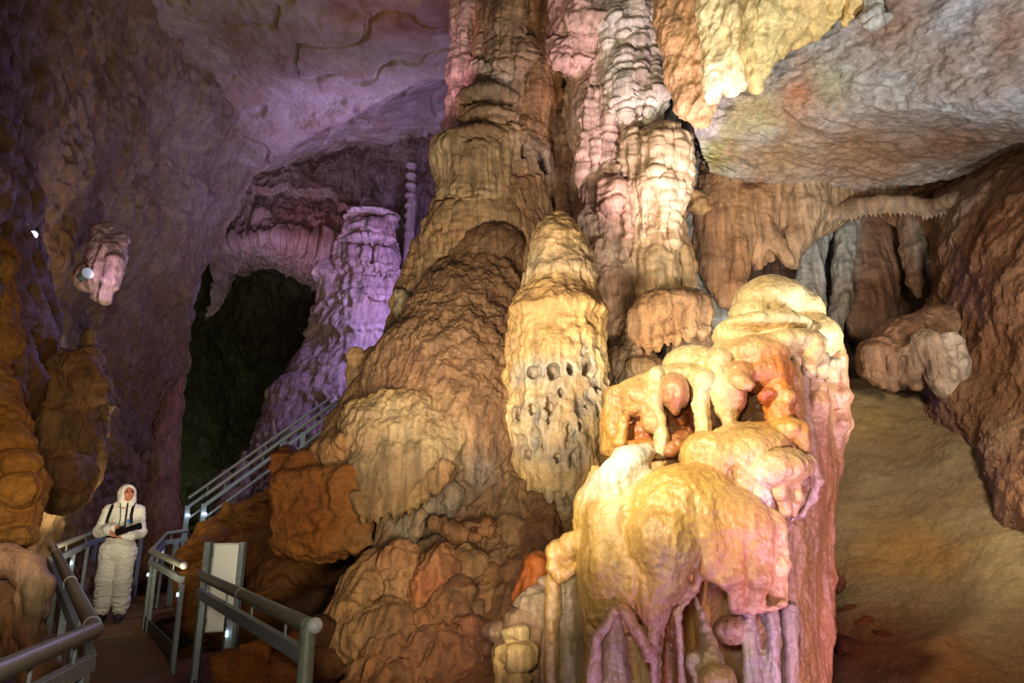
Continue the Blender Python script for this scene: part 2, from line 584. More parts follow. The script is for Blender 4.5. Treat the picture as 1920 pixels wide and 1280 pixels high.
M = {
 'wall':  rock('limestone_wall', var=0.55, streak=0.35, bump=0.45, fine=0.35, scale=0.8, sz=0.35),
 'ceil':  rock('limestone_ceiling', var=0.75, streak=0.1, bump=0.35, fine=0.35, scale=0.8, sz=1.0),
 'slab':  rock('bedrock_slab', var=0.65, streak=0.42, bump=0.5, fine=0.45, scale=1.0, sz=2.2, dark=(0.36, 0.22, 0.13)),
 'rwall': rock('rough_clay_wall', var=0.5, streak=0.2, bump=0.5, fine=0.6, scale=1.3, sz=0.6, speck=0.6),
 'flow':  rock('flowstone_dry', var=0.6, streak=0.5, bump=0.7, fine=0.6, sat=.92, rough=(0.45, 0.8)),
 'pale':  rock('calcite_pale', var=0.35, streak=0.4, bump=0.5, fine=0.35, rough=(0.42, 0.75)),
 'wet':   rock('calcite_wet', var=0.42, streak=0.28, bump=0.35, fine=0.34, rough=(0.22, 0.45), wet=0.7, sz=0.25, spec=0.5, dark=(0.42, 0.25, 0.10)),
 'mud':   rock('dried_mud', var=0.4, streak=0.12, bump=0.2, fine=0.3, rough=(0.75, 0.95), sz=1.0, spec=0.15),
 'block': rock('red_clay_block', var=0.6, streak=0.25, bump=0.5, fine=0.7, scale=1.6, sz=1.0, rough=(0.7, 0.95), spec=0.15),
 'steel': plain('galvanised_steel', (0.54, 0.58, 0.58), 0.5, 0.2, 0.25, 26.0, bump=0.05),
 'rail':  plain('brushed_rail_tube', (0.52, 0.53, 0.46), 0.45, 0.25, 0.15, 40.0),
 'dstee': plain('dark_steel', (0.30, 0.31, 0.30), 0.5, 0.5, 0.2, 20.0),
 'white': plain('white_enamel', (0.86, 0.86, 0.80), 0.4, 0.0, 0.04, 6.0),
 'whiteplastic': plain('white_plastic', (0.80, 0.80, 0.78), 0.35, 0.0, 0.03, 10.0),
 'black': plain('black_nylon', (0.05, 0.05, 0.06), 0.6, 0.0, 0.2, 60.0),
 'blackplastic': plain('black_plastic', (0.04, 0.04, 0.045), 0.35, 0.0, 0.1, 60.0),
 'led':   plain('white_led', (0.9, 0.95, 1.0), 0.3, 0.0, 0.0, 5.0, emit=((0.75, 0.88, 1.0), 14.0)),
 'lamp':  plain('lamp_lens_lit', (0.9, 0.95, 1.0), 0.3, 0.0, 0.0, 5.0, emit=((0.62, 0.78, 1.0), 30.0)),
 'suit':  plain('white_coverall_fabric', (0.88, 0.87, 0.82), 0.75, 0.0, 0.05, 18.0, bump=0.1),
 'skin':  plain('skin', (0.74, 0.47, 0.36), 0.5, 0.0, 0.08, 40.0),
 'shoe':  plain('dark_green_boot', (0.10, 0.13, 0.08), 0.6, 0.0, 0.2, 40.0),
 'deck':  plain('wet_concrete_walkway', (0.40, 0.27, 0.13), 0.6, 0.0, 0.22, 3.0, bump=0.05),
 'green': plain('green_cord', (0.15, 0.35, 0.25), 0.6),
 'blue':  plain('blue_badge', (0.15, 0.45, 0.75), 0.5),
 'glass': plain('lamp_glass', (0.36, 0.45, 0.42), 0.25, 0.0, 0.05, 10.0),
 'eye':   plain('eye', (0.12, 0.09, 0.07), 0.2),
}
# ------------------------------------------------------------------ palette (sRGB, stone's own colours)
CREAM, YEL, TAN, BRN = (.93, .84, .62), (.84, .67, .36), (.68, .53, .33), (.50, .37, .22)
RED, ORG, GRY, BGR, WHT, PNK = (.52, .25, .10), (.78, .45, .16), (.58, .55, .50), (.52, .54, .53), (.94, .91, .82), (.78, .60, .52)
DBR, MUD, CLAY, GREEN = (.36, .26, .16), (.58, .45, .26), (.58, .31, .12), (.45, .52, .20)

# ------------------------------------------------------------------ the cave shell
def d_wall(V, N):
    # slanting strata scratched down the wall, over broad lumps
    Q2 = V @ np.array([[.85, 0, .5], [0, 1, 0], [-.5, 0, .85]], np.float32)
    rib = np.exp(-((V - W(290, 460, 13.4).astype(np.float32)) ** 2 @ np.array([1 / 1.0, 1 / 4.0, 1 / 4.5], np.float32))) * .22 * np.maximum(ridge(V, (2.6, .6, .12), 2) - .2, 0)
    return rib + 0.35 * fbm(V, .35, 3) + 0.10 * fbm(Q2, (3.2, 2.0, .55), 4) + 0.05 * ridge(Q2, (5.0, 3.0, .8), 2) + 0.02 * fbm(V, 7, 3)

rows = []
for py, xs, ys in (
    (-420, (-900, -420, -120, 120, 300, 440, 560), (1.6, 3.0, 4.5, 6.0, 7.5, 9.0, 10.5)),
    (-150, (-800, -340, -60, 110, 260, 410, 545), (1.7, 3.2, 4.9, 6.8, 8.8, 10.8, 12.5)),
    (60,   (-700, -280, -20, 120, 240, 380, 530), (1.8, 3.4, 5.2, 7.5, 10.0, 12.3, 14.2)),
    (230,  (-700, -260, -10, 110, 230, 370, 510), (1.9, 3.5, 5.4, 8.0, 10.8, 13.2, 15.0)),
    (330,  (-700, -250, 0, 110, 220, 350, 462), (2.0, 3.6, 5.6, 8.4, 11.2, 13.8, 15.6)),
    (470,  (-700, -250, 0, 110, 215, 330, 402), (2.0, 3.6, 5.7, 8.6, 11.4, 14.0, 16.0)),
    (600,  (-700, -250, 0, 105, 205, 300, 362), (2.0, 3.6, 5.6, 8.7, 11.6, 14.2, 16.2)),
    (760,  (-700, -250, -10, 95, 190, 280, 324), (2.0, 3.5, 5.3, 8.6, 11.7, 14.3, 16.3)),
    (930,  (-700, -260, -30, 80, 180, 272, 322), (2.0, 3.4, 5.0, 8.4, 11.7, 14.2, 16.3)),
    (1090, (-700, -280, -60, 60, 170, 270, 325), (1.9, 3.2, 4.7, 8.2, 11.6, 14.0, 16.2)),
    (1300, (-700, -300, -90, 40, 150, 265, 330), (1.8, 3.0, 4.4, 8.0, 11.5, 13.9, 16.0))):
    rows.append([(x, py, y) for x, y in zip(xs, ys)])
patch('wall_left', rows, 520, 520, d_wall, M['wall'], (.45, .36, .23),
      spots=[(30, 60, 5.5, 220, (.34, .25, .15)), (60, 420, 6, 160, (.40, .29, .17)), (330, 250, 13, 170, (.52, .46, .40)), (280, 430, 13, 90, (.50, .42, .33)),
             (420, 380, 15, 120, (.54, .48, .44)), (60, 700, 6, 200, (.46, .31, .16)), (280, 700, 14, 160, (.36, .27, .18)), (300, 1000, 14, 130, (.35, .24, .14)),
             (170, 620, 11, 120, (.30, .24, .16)), (380, 560, 16, 60, (.44, .40, .38))])

def d_ceil(V, N):
    c = np.abs(fbm(V, (.55, .55, .8), 3))
    return 0.22 * fbm(V, .4, 3) + 0.13 * sstep(.0, .10, c) + 0.05 * fbm(V, 2.2, 4) + .015 * fbm(V, 9, 2)

patch('ceiling', [
    [(150, -900, 2.2), (500, -900, 2.4), (800, -900, 2.4), (1100, -900, 2.4), (1400, -900, 2.4)],
    [(200, -420, 5.4), (450, -420, 5.8), (750, -420, 6.0), (1050, -420, 6.0), (1400, -420, 5.8)],
    [(220, -150, 8.3), (450, -150, 8.6), (750, -150, 8.6), (1050, -150, 8.4), (1400, -150, 8.2)],
    [(250, 20, 10.6), (450, 10, 10.8), (720, 0, 10.6), (1050, -20, 10.2), (1400, -40, 9.8)],
    [(300, 140, 12.6), (480, 120, 12.6), (700, 95, 12.2), (1050, 60, 11.6), (1400, 30, 11.2)],
    [(380, 250, 14.3), (530, 205, 13.9), (690, 165, 13.4), (900, 110, 12.6), (1400, 90, 12)],
    [(440, 318, 15.4), (545, 262, 14.7), (668, 208, 14.0), (870, 138, 13.2), (1400, 120, 12.6)],
    [(470, 296, 15.9), (560, 246, 15.2), (680, 196, 14.6), (880, 124, 13.8), (1400, 100, 13.2)]],
    460, 460, d_ceil, M['ceil'], (.55, .49, .43),
    spots=[(730, 40, 10.8, 130, (.50, .33, .20)), (560, 130, 12.5, 60, (.40, .34, .27)), (700, 130, 12.4, 80, (.50, .46, .36)), (430, 60, 11, 130, (.48, .42, .35)),
           (600, 240, 14, 90, (.60, .53, .50)), (860, 60, 11, 80, (.40, .27, .17)), (480, 215, 14, 90, (.58, .52, .50))])

# far vault behind the near ceiling
patch('ceiling_2', [
    [(430, 190, 15.5), (600, 130, 15.0), (780, 60, 14.2), (1000, 0, 13.6), (1250, -40, 13)],
    [(450, 250, 16.6), (610, 200, 16.2), (780, 140, 15.6), (1000, 90, 15), (1250, 60, 14.6)],
    [(460, 300, 18.0), (620, 240, 17.8), (780, 200, 17.4), (1000, 150, 17), (1250, 120, 16.6)],
    [(470, 330, 19.4), (630, 270, 19.4), (780, 262, 19.2), (1000, 230, 19), (1250, 200, 18.6)]],
    260, 160, d_ceil, M['ceil'], (.60, .54, .50), spots=[(780, 200, 17, 80, (.52, .46, .44))])

def d_back(V, N):
    return 0.25 * fbm(V, .45, 3) + tiers(V, 2.1, .16, 1.6, .30, .5) + 0.10 * ridge(V, (3.2, 3.2, .35), 2) + 0.03 * fbm(V, 5, 3)

patch('wall_back', [
    [(400, 240, 19.2), (520, 250, 19.4), (660, 235, 19.5), (800, 225, 19.2), (1000, 200, 18.6)],
    [(400, 310, 18.6), (520, 310, 19.0), (660, 300, 19.2), (800, 290, 19.0), (1000, 280, 18.4)],
    [(400, 380, 18.3), (520, 380, 18.7), (660, 380, 19.0), (800, 380, 18.8), (1000, 380, 18.4)],
    [(395, 440, 18.0), (515, 430, 18.4), (660, 440, 18.8), (800, 460, 18.8), (1000, 460, 18.4)],
    [(390, 480, 17.8), (500, 448, 18.2), (640, 470, 18.6), (800, 500, 18.8), (1000, 500, 18.4)],
    [(385, 540, 18.4), (480, 470, 18.9), (630, 500, 19.2), (800, 560, 18.8), (1000, 560, 18.4)],
    [(380, 600, 19.2), (475, 495, 19.8), (610, 530, 20.2), (800, 640, 18.6), (1000, 640, 18.4)]],
    420, 300, d_back, M['wall'], (.52, .44, .40), spots=[(540, 390, 18.6, 30, (.34, .26, .18)), (700, 340, 19, 70, (.44, .38, .36)), (570, 330, 19, 50, (.54, .48, .44)), (600, 420, 18.6, 70, (.56, .40, .36))])

def d_pass(V, N):
    return 0.5 * fbm(V, .4, 4) + 0.12 * ridge(V, (2.2, 2.2, .6), 3)

patch('wall_back_passage', [
    [(250, 420, 18.6), (350, 430, 22), (470, 455, 24), (560, 470, 24.5), (680, 500, 22), (760, 520, 19.5)],
    [(250, 560, 18.4), (350, 560, 22), (460, 560, 26), (560, 570, 26), (680, 580, 21.5), (760, 600, 19)],
    [(250, 720, 18.2), (340, 720, 22), (440, 720, 26), (540, 720, 26), (680, 720, 21), (760, 720, 18.5)],
    [(250, 880, 18), (340, 880, 21), (430, 880, 24), (540, 880, 24), (680, 880, 20), (760, 880, 18)],
    [(250, 1000, 17), (340, 1000, 19), (430, 1000, 21), (540, 1000, 21), (680, 1000, 18), (760, 1000, 17)]],
    260, 300, d_pass, M['wall'], (.34, .32, .24), spots=[(450, 720, 26, 70, (.36, .38, .26)), (560, 620, 26, 80, (.30, .24, .20))])

# the great roof slab at the right
def d_slab(V, N):
    Q2 = V @ np.array([[.96, -.2, .2], [.2, .98, 0], [-.2, 0, .98]], np.float32)
    return .07 * fbm(V, .8, 3) + .05 * fbm(Q2, (1.2, 2.5, 6.0), 4) + .025 * ridge(Q2, (1.6, 3.5, 8), 2) + .012 * fbm(V, 11, 3)

patch('ceiling_slab', [
    [(1150, -700, 4.0), (1300, -700, 3.6), (1500, -700, 3.2), (1700, -700, 2.9), (1920, -700, 2.6), (2300, -700, 2.2)],
    [(1200, -250, 6.2), (1320, -250, 5.9), (1480, -250, 5.4), (1680, -250, 4.9), (1920, -250, 4.3), (2300, -250, 3.6)],
    [(1235, -20, 7.0), (1340, -20, 6.7), (1480, -20, 6.3), (1680, -20, 5.7), (1920, -20, 5.1), (2300, -20, 4.3)],
    [(1262, 110, 7.4), (1350, 110, 7.1), (1490, 110, 6.7), (1690, 110, 6.1), (1920, 110, 5.5), (2300, 110, 4.7)],
    [(1282, 190, 7.6), (1370, 196, 7.35), (1500, 196, 7.0), (1700, 200, 6.45), (1920, 205, 5.85), (2300, 205, 5.0)],
    [(1295, 225, 7.7), (1375, 235, 7.5), (1500, 225, 7.2), (1700, 222, 6.75), (1920, 222, 6.2), (2300, 222, 5.4)],
    [(1312, 270, 7.9), (1380, 285, 7.9), (1510, 285, 7.8), (1700, 270, 7.4), (1920, 260, 6.9), (2300, 250, 6.0)],
    [(1330, 318, 8.0), (1400, 330, 8.15), (1530, 335, 8.3), (1700, 325, 8.0), (1920, 290, 7.5), (2300, 270, 6.4)],
    [(1318, 305, 8.3), (1405, 330, 8.5), (1540, 350, 8.8), (1720, 345, 8.5), (1920, 310, 7.9), (2300, 290, 6.8)],
    [(1300, 260, 8.8), (1400, 300, 9.0), (1540, 340, 9.3), (1720, 335, 9.0), (1920, 300, 8.4), (2300, 270, 7.2)]],
    480, 520, d_slab, M['slab'], (.62, .61, .60),
    spots=[(1375, 240, 7.4, 38, (.46, .50, .22)), (1345, 290, 7.9, 40, (.46, .47, .22)), (1420, 210, 7.2, 60, (.58, .57, .40)), (1600, 290, 7.6, 150, (.50, .38, .27)), (1800, 280, 7.2, 150, (.48, .36, .26)),
           (1800, 110, 5.9, 55, (.56, .38, .26)), (1500, 175, 6.9, 50, (.62, .44, .32)), (1680, 40, 5.9, 70, (.58, .45, .36)), (1880, 60, 5.4, 70, (.60, .48, .40)), (1460, 300, 8, 60, (.56, .46, .34)),
           (1560, 160, 6.6, 40, (.58, .58, .44)), (1700, 160, 6.3, 100, (.66, .63, .60))])

def d_rw(V, N):
    return .12 * fbm(V, .8, 4) + .03 * fbm(V, 5, 4) + .012 * ridge(V, 9, 3)

patch('wall_right', [
    [(1500, 250, 10.3), (1600, 250, 10.2), (1720, 240, 9.8), (1820, 220, 9.0), (1950, 180, 7.8), (2200, 120, 6.0), (2700, 60, 4.0)],
    [(1560, 345, 9.6), (1640, 360, 9.4), (1730, 350, 8.8), (1825, 325, 8.0), (1950, 262, 6.9), (2200, 200, 5.3), (2700, 150, 3.5)],
    [(1735, 470, 8.7), (1752, 430, 8.4), (1780, 400, 7.9), (1840, 390, 7.2), (1950, 380, 6.2), (2200, 370, 4.8), (2700, 350, 3.2)],
    [(1728, 560, 8.6), (1745, 540, 8.2), (1780, 530, 7.6), (1850, 530, 6.8), (1950, 530, 5.9), (2200, 530, 4.5), (2700, 530, 3.0)],
    [(1690, 640, 8.4), (1720, 640, 7.9), (1780, 660, 7.2), (1860, 690, 6.4), (1950, 700, 5.6), (2200, 720, 4.3), (2700, 740, 2.9)],
    [(1700, 720, 8.0), (1750, 730, 7.3), (1810, 780, 6.5), (1880, 830, 5.8), (1970, 870, 5.1), (2200, 900, 4.1), (2700, 950, 2.8)],
    [(1720, 800, 7.4), (1790, 820, 6.8), (1850, 890, 6.0), (1920, 960, 5.3), (2000, 1010, 4.8), (2200, 1060, 4.0), (2700, 1150, 2.7)],
    [(1760, 900, 7.2), (1840, 930, 6.6), (1900, 1010, 5.8), (1970, 1100, 5.2), (2050, 1180, 4.7), (2250, 1260, 3.9), (2700, 1350, 2.6)]],
    420, 420, d_rw, M['rwall'], (.47, .33, .22), spots=[(1800, 400, 7.6, 70, (.56, .46, .38)), (1860, 640, 6.6, 90, (.46, .30, .19)), (1850, 830, 6.0, 60, (.54, .42, .31)), (1880, 450, 6.8, 90, (.50, .33, .21))])

def d_alc(V, N):
    return .10 * fbm(V, .8, 3) + .10 * ridge(V, (2.4, 2.4, .25), 2) + .02 * fbm(V, 6, 3)

patch('wall_back_alcove', [
    [(1330, 330, 9.2), (1430, 360, 9.5), (1540, 380, 9.7), (1640, 380, 9.6), (1740, 380, 9.2), (1830, 360, 8.7)],
    [(1330, 460, 9.6), (1430, 460, 9.9), (1540, 460, 10), (1640, 460, 9.8), (1740, 460, 9.3), (1830, 450, 8.8)],
    [(1330, 560, 9.6), (1430, 560, 9.9), (1540, 560, 9.9), (1640, 560, 9.7), (1740, 560, 9.3), (1830, 560, 8.8)],
    [(1330, 680, 9.4), (1430, 680, 9.6), (1540, 680, 9.6), (1640, 680, 9.4), (1740, 680, 9.0), (1830, 680, 8.6)],
    [(1330, 800, 8.9), (1430, 800, 9.0), (1540, 800, 9.0), (1640, 800, 8.9), (1740, 800, 8.6), (1830, 800, 8.2)]],
    320, 300, d_alc, M['flow'], (.36, .26, .18), spots=[(1560, 450, 9.9, 70, (.62, .61, .58)), (1600, 520, 9.7, 34, (.60, .58, .55)), (1700, 470, 9.4, 22, (.55, .52, .47)), (1650, 440, 9.7, 40, (.44, .30, .20)), (1600, 640, 9.6, 60, (.36, .27, .20)), (1560, 560, 9.8, 40, (.55, .54, .52))])

# ground: one broad uneven floor under everything
def hgt(x, y):
    return 0.0
rowsf = []
for y in (-2.0, 0.5, 2.5, 4.0, 5.5, 7.0, 8.5, 10.0, 12.0, 14.0, 17.0, 21.0, 26.0):
    r = []
    for x in (-9, -6.5, -4.8, -3.6, -2.6, -1.6, -0.6, 0.6, 2.0, 3.6, 5.0, 7.0):
        z = -0.55 + 0.035 * y
        if x < -4.6: z += -0.25
        if y > 9 and x > -3.5: z += (y - 9) * 0.22
        if y > 11: z += (y - 11) * 0.06
        r.append((x, y, z))
    rowsf.append(r)
def d_fl(V, N):
    return .12 * fbm(V, .8, 4) + .05 * fbm(V, 3, 4) + .015 * fbm(V, 12, 2)
patch('floor', rowsf, 420, 420, d_fl, M['block'], (.40, .26, .13), pix=False)

# sandy bank at the right
def d_bank(V, N):
    g = cells(V + .1 * fbm(V, 2, 2)[:, None], 1.1)
    return .07 * fbm(V, .9, 3) + .012 * fbm(V, 6, 3) + (.05 * sstep(.0, .30, g) - .05) * sstep(.1, .5, fbm(V, .7, 2)) + .004 * fbm(V, 25, 2)
patch('floor_bank', [
    [(1380, 700, 8.9), (1500, 708, 8.8), (1600, 712, 8.7), (1700, 715, 8.3), (1800, 770, 7.4), (1900, 880, 6.2), (2000, 960, 5.4), (2200, 1040, 4.4)],
    [(1380, 730, 8.0), (1500, 735, 7.9), (1600, 735, 7.8), (1700, 745, 7.5), (1800, 800, 6.8), (1900, 910, 5.9), (2000, 1000, 5.1), (2200, 1090, 4.2)],
    [(1370, 860, 7.2), (1490, 860, 7.1), (1600, 860, 6.9), (1700, 870, 6.7), (1800, 900, 6.2), (1900, 980, 5.5), (2000, 1060, 4.8), (2200, 1150, 4.0)],
    [(1360, 1000, 6.4), (1480, 1000, 6.3), (1600, 1000, 6.1), (1700, 1005, 5.9), (1800, 1030, 5.5), (1900, 1080, 5.0), (2000, 1150, 4.5), (2200, 1230, 3.8)],
    [(1350, 1120, 5.9), (1470, 1120, 5.8), (1600, 1110, 5.5), (1700, 1130, 5.2), (1800, 1150, 4.9), (1900, 1190, 4.5), (2000, 1240, 4.1), (2200, 1320, 3.5)],
    [(1340, 1220, 5.5), (1460, 1220, 5.4), (1600, 1180, 5.1), (1700, 1220, 4.7), (1800, 1250, 4.4), (1900, 1290, 4.1), (2000, 1340, 3.8), (2200, 1420, 3.2)],
    [(1330, 1400, 4.8), (1450, 1400, 4.7), (1600, 1360, 4.4), (1700, 1380, 4.1), (1800, 1400, 3.9), (1900, 1430, 3.6), (2000, 1470, 3.4), (2200, 1540, 3.0)]],
    380, 380, d_bank, M['mud'], (.46, .39, .28), spots=[(1640, 1250, 4.9, 120, (.46, .27, .12)), (1800, 1270, 4.4, 120, (.44, .29, .15)), (1700, 1050, 5.8, 110, (.50, .37, .20)), (1650, 800, 7.3, 100, (.50, .41, .26))])
# ------------------------------------------------------------------ dripstone formations
def d_wet(V, N):
    side = 1 - np.clip(np.abs(N[:, 2]), 0, 1)
    fl = 1 - .65 * sstep(1.62, 1.80, V[:, 0])
    return fl * (.017 * fbm(V, 2.6, 2) + .007 * fbm(V, 10, 3)) + (1 - fl) * side * .02 * ridge(V, (9, 9, .6), 2) + side * .007 * ridge(V + .04 * fbm(V, 6, 2)[:, None], (8, 8, 1.1), 2) + side * .007 * perlin(V * np.array([24, 24, 3.])) + .004 * fbm(V, 34, 3)

# --- the big wet formation in front
Y0 = 4.3
s = Shape(2.3, 12)
s.part('core')
s.C([(1455, 600, 4.6, 70), (1452, 720, 4.6, 100), (1440, 900, 4.6, 110), (1420, 1100, 4.7, 120), (1400, 1400, 4.6, 130)], col=TAN)
s.C([(1240, 800, 4.5, 60), (1230, 950, 4.5, 95), (1200, 1150, 4.6, 120), (1200, 1400, 4.5, 130)], col=YEL)
s.part('cap')
s.E(1442, 562, 4.45, 66, 44, 60, col=CREAM).E(1408, 590, 4.4, 42, 32, 40, col=CREAM).E(1495, 585, 4.5, 44, 42, 50, col=CREAM)
s.E(1430, 612, 4.3, 82, 24, 70, col=CREAM, k=8).E(1520, 635, 4.45, 48, 46, 60, col=(.88, .76, .52)).E(1375, 632, 4.35, 36, 28, 40, col=CREAM)
s.E(1362, 655, 4.3, 24, 26, 30, col=CREAM, k=8).E(1555, 670, 4.5, 20, 36, 40, col=TAN)
s.E(1480, 640, 4.15, 62, 22, 40, col=CREAM, k=8).E(1520, 650, 4.15, 20, 34, 30, col=(.86, .74, .5), k=8)
for x, y, r in ((1470, 662, 12), (1492, 668, 11), (1515, 688, 12), (1540, 690, 11), (1560, 700, 12)):
    s.C([(x, y - 20, 4.2, r), (x + 2, y + 14, 4.2, r * .6)], k=8, col=(.86, .78, .62))
s.part('brown_curtain')
s.E(1412, 668, 4.2, 62, 40, 60, col=(.86, .68, .46)).E(1430, 700, 4.15, 54, 36, 50, col=(.76, .52, .30), k=9)
s.E(1385, 705, 4.12, 34, 26, 40, col=(.78, .56, .36), k=8).E(1372, 735, 4.15, 24, 42, 40, col=(.74, .46, .22))
s.C([(1388, 712, 4.02, 16), (1402, 722, 3.98, 10)], k=6, col=(.84, .66, .44))
s.C([(1375, 730, 4.1, 14), (1368, 790, 4.1, 10)], k=8, col=(.70, .42, .2))
s.C([(1450, 690, 4.1, 24), (1462, 740, 4.08, 26), (1466, 786, 4.1, 26)], k=8, col=(.86, .52, .16))
s.C([(1425, 745, 4.05, 16), (1444, 736, 4.0, 10)], k=5, col=(.66, .32, .10))
s.E(1478, 744, 4.0, 15, 16, 12, k=5, col=(.82, .66, .42)).C([(1476, 750, 4.0, 9), (1474, 770, 4.02, 4)], k=5, col=(.80, .6, .36))
s.C([(1486, 690, 4.12, 12), (1497, 760, 4.12, 10), (1500, 800, 4.12, 8)], k=6, col=(.72, .60, .38))
s.E(1411, 748, 4.07, 15, 32, 16, neg=True, k=10, col=(.64, .28, .08))
s.E(1398, 800, 4.1, 14, 12, 20, neg=True, k=8, col=(.60, .30, .1))
s.part('right_flank')
s.C([(1552, 690, 4.55, 20), (1556, 750, 4.55, 22), (1560, 800, 4.55, 21), (1542, 880, 4.6, 20), (1530, 1000, 4.6, 18), (1530, 1080, 4.6, 22), (1520, 1180, 4.6, 26), (1512, 1400, 4.6, 30)], col=(.80, .58, .44), sy=2.4)
s.C([(1515, 670, 4.35, 24), (1520, 760, 4.35, 26), (1522, 860, 4.4, 22), (1514, 960, 4.4, 18)], col=(.82, .62, .46), sy=1.6, k=9)
s.C([(1500, 700, 4.25, 10), (1506, 800, 4.25, 12), (1520, 900, 4.3, 10)], col=(.80, .72, .62), k=6)
s.E(1567, 735, 4.5, 10, 24, 20, col=PNK, k=6).E(1571, 795, 4.5, 12, 34, 24, col=PNK, k=8).E(1553, 1045, 4.55, 9, 26, 16, col=PNK, k=8).E(1548, 985, 4.55, 6, 34, 16, k=8, col=PNK)
s.C([(1505, 1010, 4.45, 8), (1500, 1100, 4.45, 10), (1510, 1200, 4.4, 8)], col=(.74, .5, .4), k=10)
s.part('left_canopy')
s.E(1300, 682, 4.4, 56, 34, 60, col=CREAM).E(1345, 690, 4.25, 34, 34, 50, col=CREAM, k=8).E(1280, 705, 4.25, 46, 24, 40, col=(.90, .80, .54), k=8)
s.C([(1350, 680, 4.15, 26), (1358, 735, 4.12, 27), (1362, 770, 4.12, 17), (1364, 786, 4.12, 8)], k=8, col=CREAM)
s.C([(1225, 716, 4.3, 22), (1190, 730, 4.3, 22), (1158, 735, 4.3, 16)], col=(.84, .68, .44))
s.E(1264, 735, 4.15, 26, 34, 34, k=7, col=(.76, .56, .40)).C([(1263, 750, 4.1, 18), (1268, 772, 4.1, 6)], k=8, col=(.66, .38, .20))
s.C([(1288, 720, 4.2, 14), (1284, 745, 4.2, 10)], k=8, col=(.78, .62, .44))
s.E(1318, 715, 4.12, 20, 24, 24, k=8, col=CREAM)
s.C([(1333, 730, 4.2, 16), (1332, 775, 4.22, 7), (1338, 795, 4.22, 4)], k=6, col=(.72, .54, .38))
s.part('drip_column#1')
s.C([(1233, 706, 4.2, 16), (1226, 745, 4.15, 11), (1234, 785, 4.12, 9.5), (1241, 820, 4.1, 9), (1238, 850, 4.1, 12)], k=7, col=(.93, .86, .66))
s.part('drip_column#2')
s.C([(1313, 715, 4.12, 16), (1312, 760, 4.1, 12), (1319, 800, 4.1, 12), (1314, 835, 4.1, 16)], k=7, col=(.93, .86, .66))
s.part('cavity_wall')
s.E(1270, 800, 4.42, 62, 46, 20, k=6, col=(.62, .30, .10)).C([(1276, 785, 4.3, 14), (1292, 770, 4.32, 10), (1300, 810, 4.3, 8)], k=8, col=(.66, .32, .10))
s.C([(1252, 838, 4.15, 14), (1280, 820, 4.15, 13)], k=8, col=(.64, .32, .12)).C([(1256, 846, 4.05, 9), (1270, 832, 4.05, 9)], k=6, col=(.70, .34, .12))
s.E(1272, 795, 4.36, 48, 56, 22, k=8, col=(.66, .33, .12)).E(1205, 808, 4.36, 48, 56, 22, k=8, col=(.70, .38, .13))
s.part('left_shoulder')
s.E(1195, 745, 4.3, 48, 30, 40, k=8, col=(.84, .66, .44)).E(1152, 810, 4.36, 26, 66, 44, k=8, col=(.82, .62, .34)).E(1210, 760, 4.2, 16, 22, 20, k=6, col=(.78, .60, .44)).E(1176, 752, 4.22, 12, 20, 18, k=6, col=(.80, .60, .4))
s.C([(1150, 740, 4.3, 17), (1150, 790, 4.35, 18), (1145, 840, 4.35, 22)], k=10, col=(.82, .62, .34))
s.E(1194, 768, 4.2, 30, 16, 30, k=8, col=(.86, .68, .42)).E(1220, 790, 4.12, 18, 22, 18, k=8, col=(.82, .60, .36))
s.E(1205, 810, 4.25, 34, 24, 22, k=6, col=(.66, .32, .10)).E(1200, 835, 4.18, 34, 14, 22, k=8, col=(.80, .50, .20))
s.C([(1170, 785, 4.15, 10), (1163, 830, 4.15, 14)], k=8, col=(.84, .62, .3))
s.part('white_lobe')
s.C([(1206, 848, 4.0, 20), (1180, 868, 3.93, 34), (1150, 900, 3.93, 36), (1120, 925, 3.98, 26)], k=14, col=WHT)
s.C([(1126, 895, 4.05, 24), (1112, 940, 4.02, 28), (1108, 985, 4.0, 30)], k=16, col=(.86, .70, .40))
s.C([(1158, 915, 3.9, 22), (1160, 955, 3.86, 18), (1152, 1010, 3.84, 20)], k=16, col=(.93, .86, .62))
s.C([(1118, 880, 4.1, 12), (1100, 935, 4.1, 10), (1108, 965, 4.1, 8)], k=8, col=(.84, .66, .36))
s.E(1212, 885, 3.98, 10, 20, 16, neg=True, k=8, col=(.70, .42, .16))
s.part('middle_ledge')
s.E(1420, 818, 4.15, 96, 26, 60, k=9, col=(.84, .66, .36)).E(1478, 805, 4.05, 34, 24, 34, k=8, col=(.86, .66, .34)).E(1385, 805, 4.1, 26, 12, 20, k=7, col=CREAM)
s.C([(1500, 800, 4.0, 16), (1508, 840, 4.0, 12)], k=8, col=(.74, .56, .34))
s.part('upper_canopy')
s.E(1380, 855, 4.02, 100, 48, 80, k=8, col=(.84, .68, .42), rot=12).E(1445, 882, 3.9, 76, 40, 60, k=7, col=(.82, .68, .46), rot=10).E(1325, 852, 3.97, 46, 44, 50, k=9, col=(.84, .70, .40))
s.E(1400, 835, 3.95, 70, 14, 40, k=6, col=(.86, .70, .42), rot=8)
s.C([(1340, 850, 3.86, 14), (1362, 900, 3.88, 12), (1372, 936, 3.92, 6)], k=6, col=(.80, .64, .44))
s.C([(1392, 870, 3.82, 14), (1398, 915, 3.84, 13), (1404, 942, 3.88, 7)], k=6, col=(.80, .62, .46))
s.C([(1420, 880, 3.8, 13), (1428, 930, 3.82, 12), (1440, 978, 3.86, 7)], k=6, col=WHT)
s.C([(1450, 878, 3.8, 14), (1462, 925, 3.82, 13), (1470, 958, 3.86, 9)], k=6, col=(.80, .62, .42))
s.C([(1482, 880, 3.84, 15), (1492, 930, 3.86, 13), (1488, 962, 3.9, 7)], k=6, col=(.84, .70, .46))
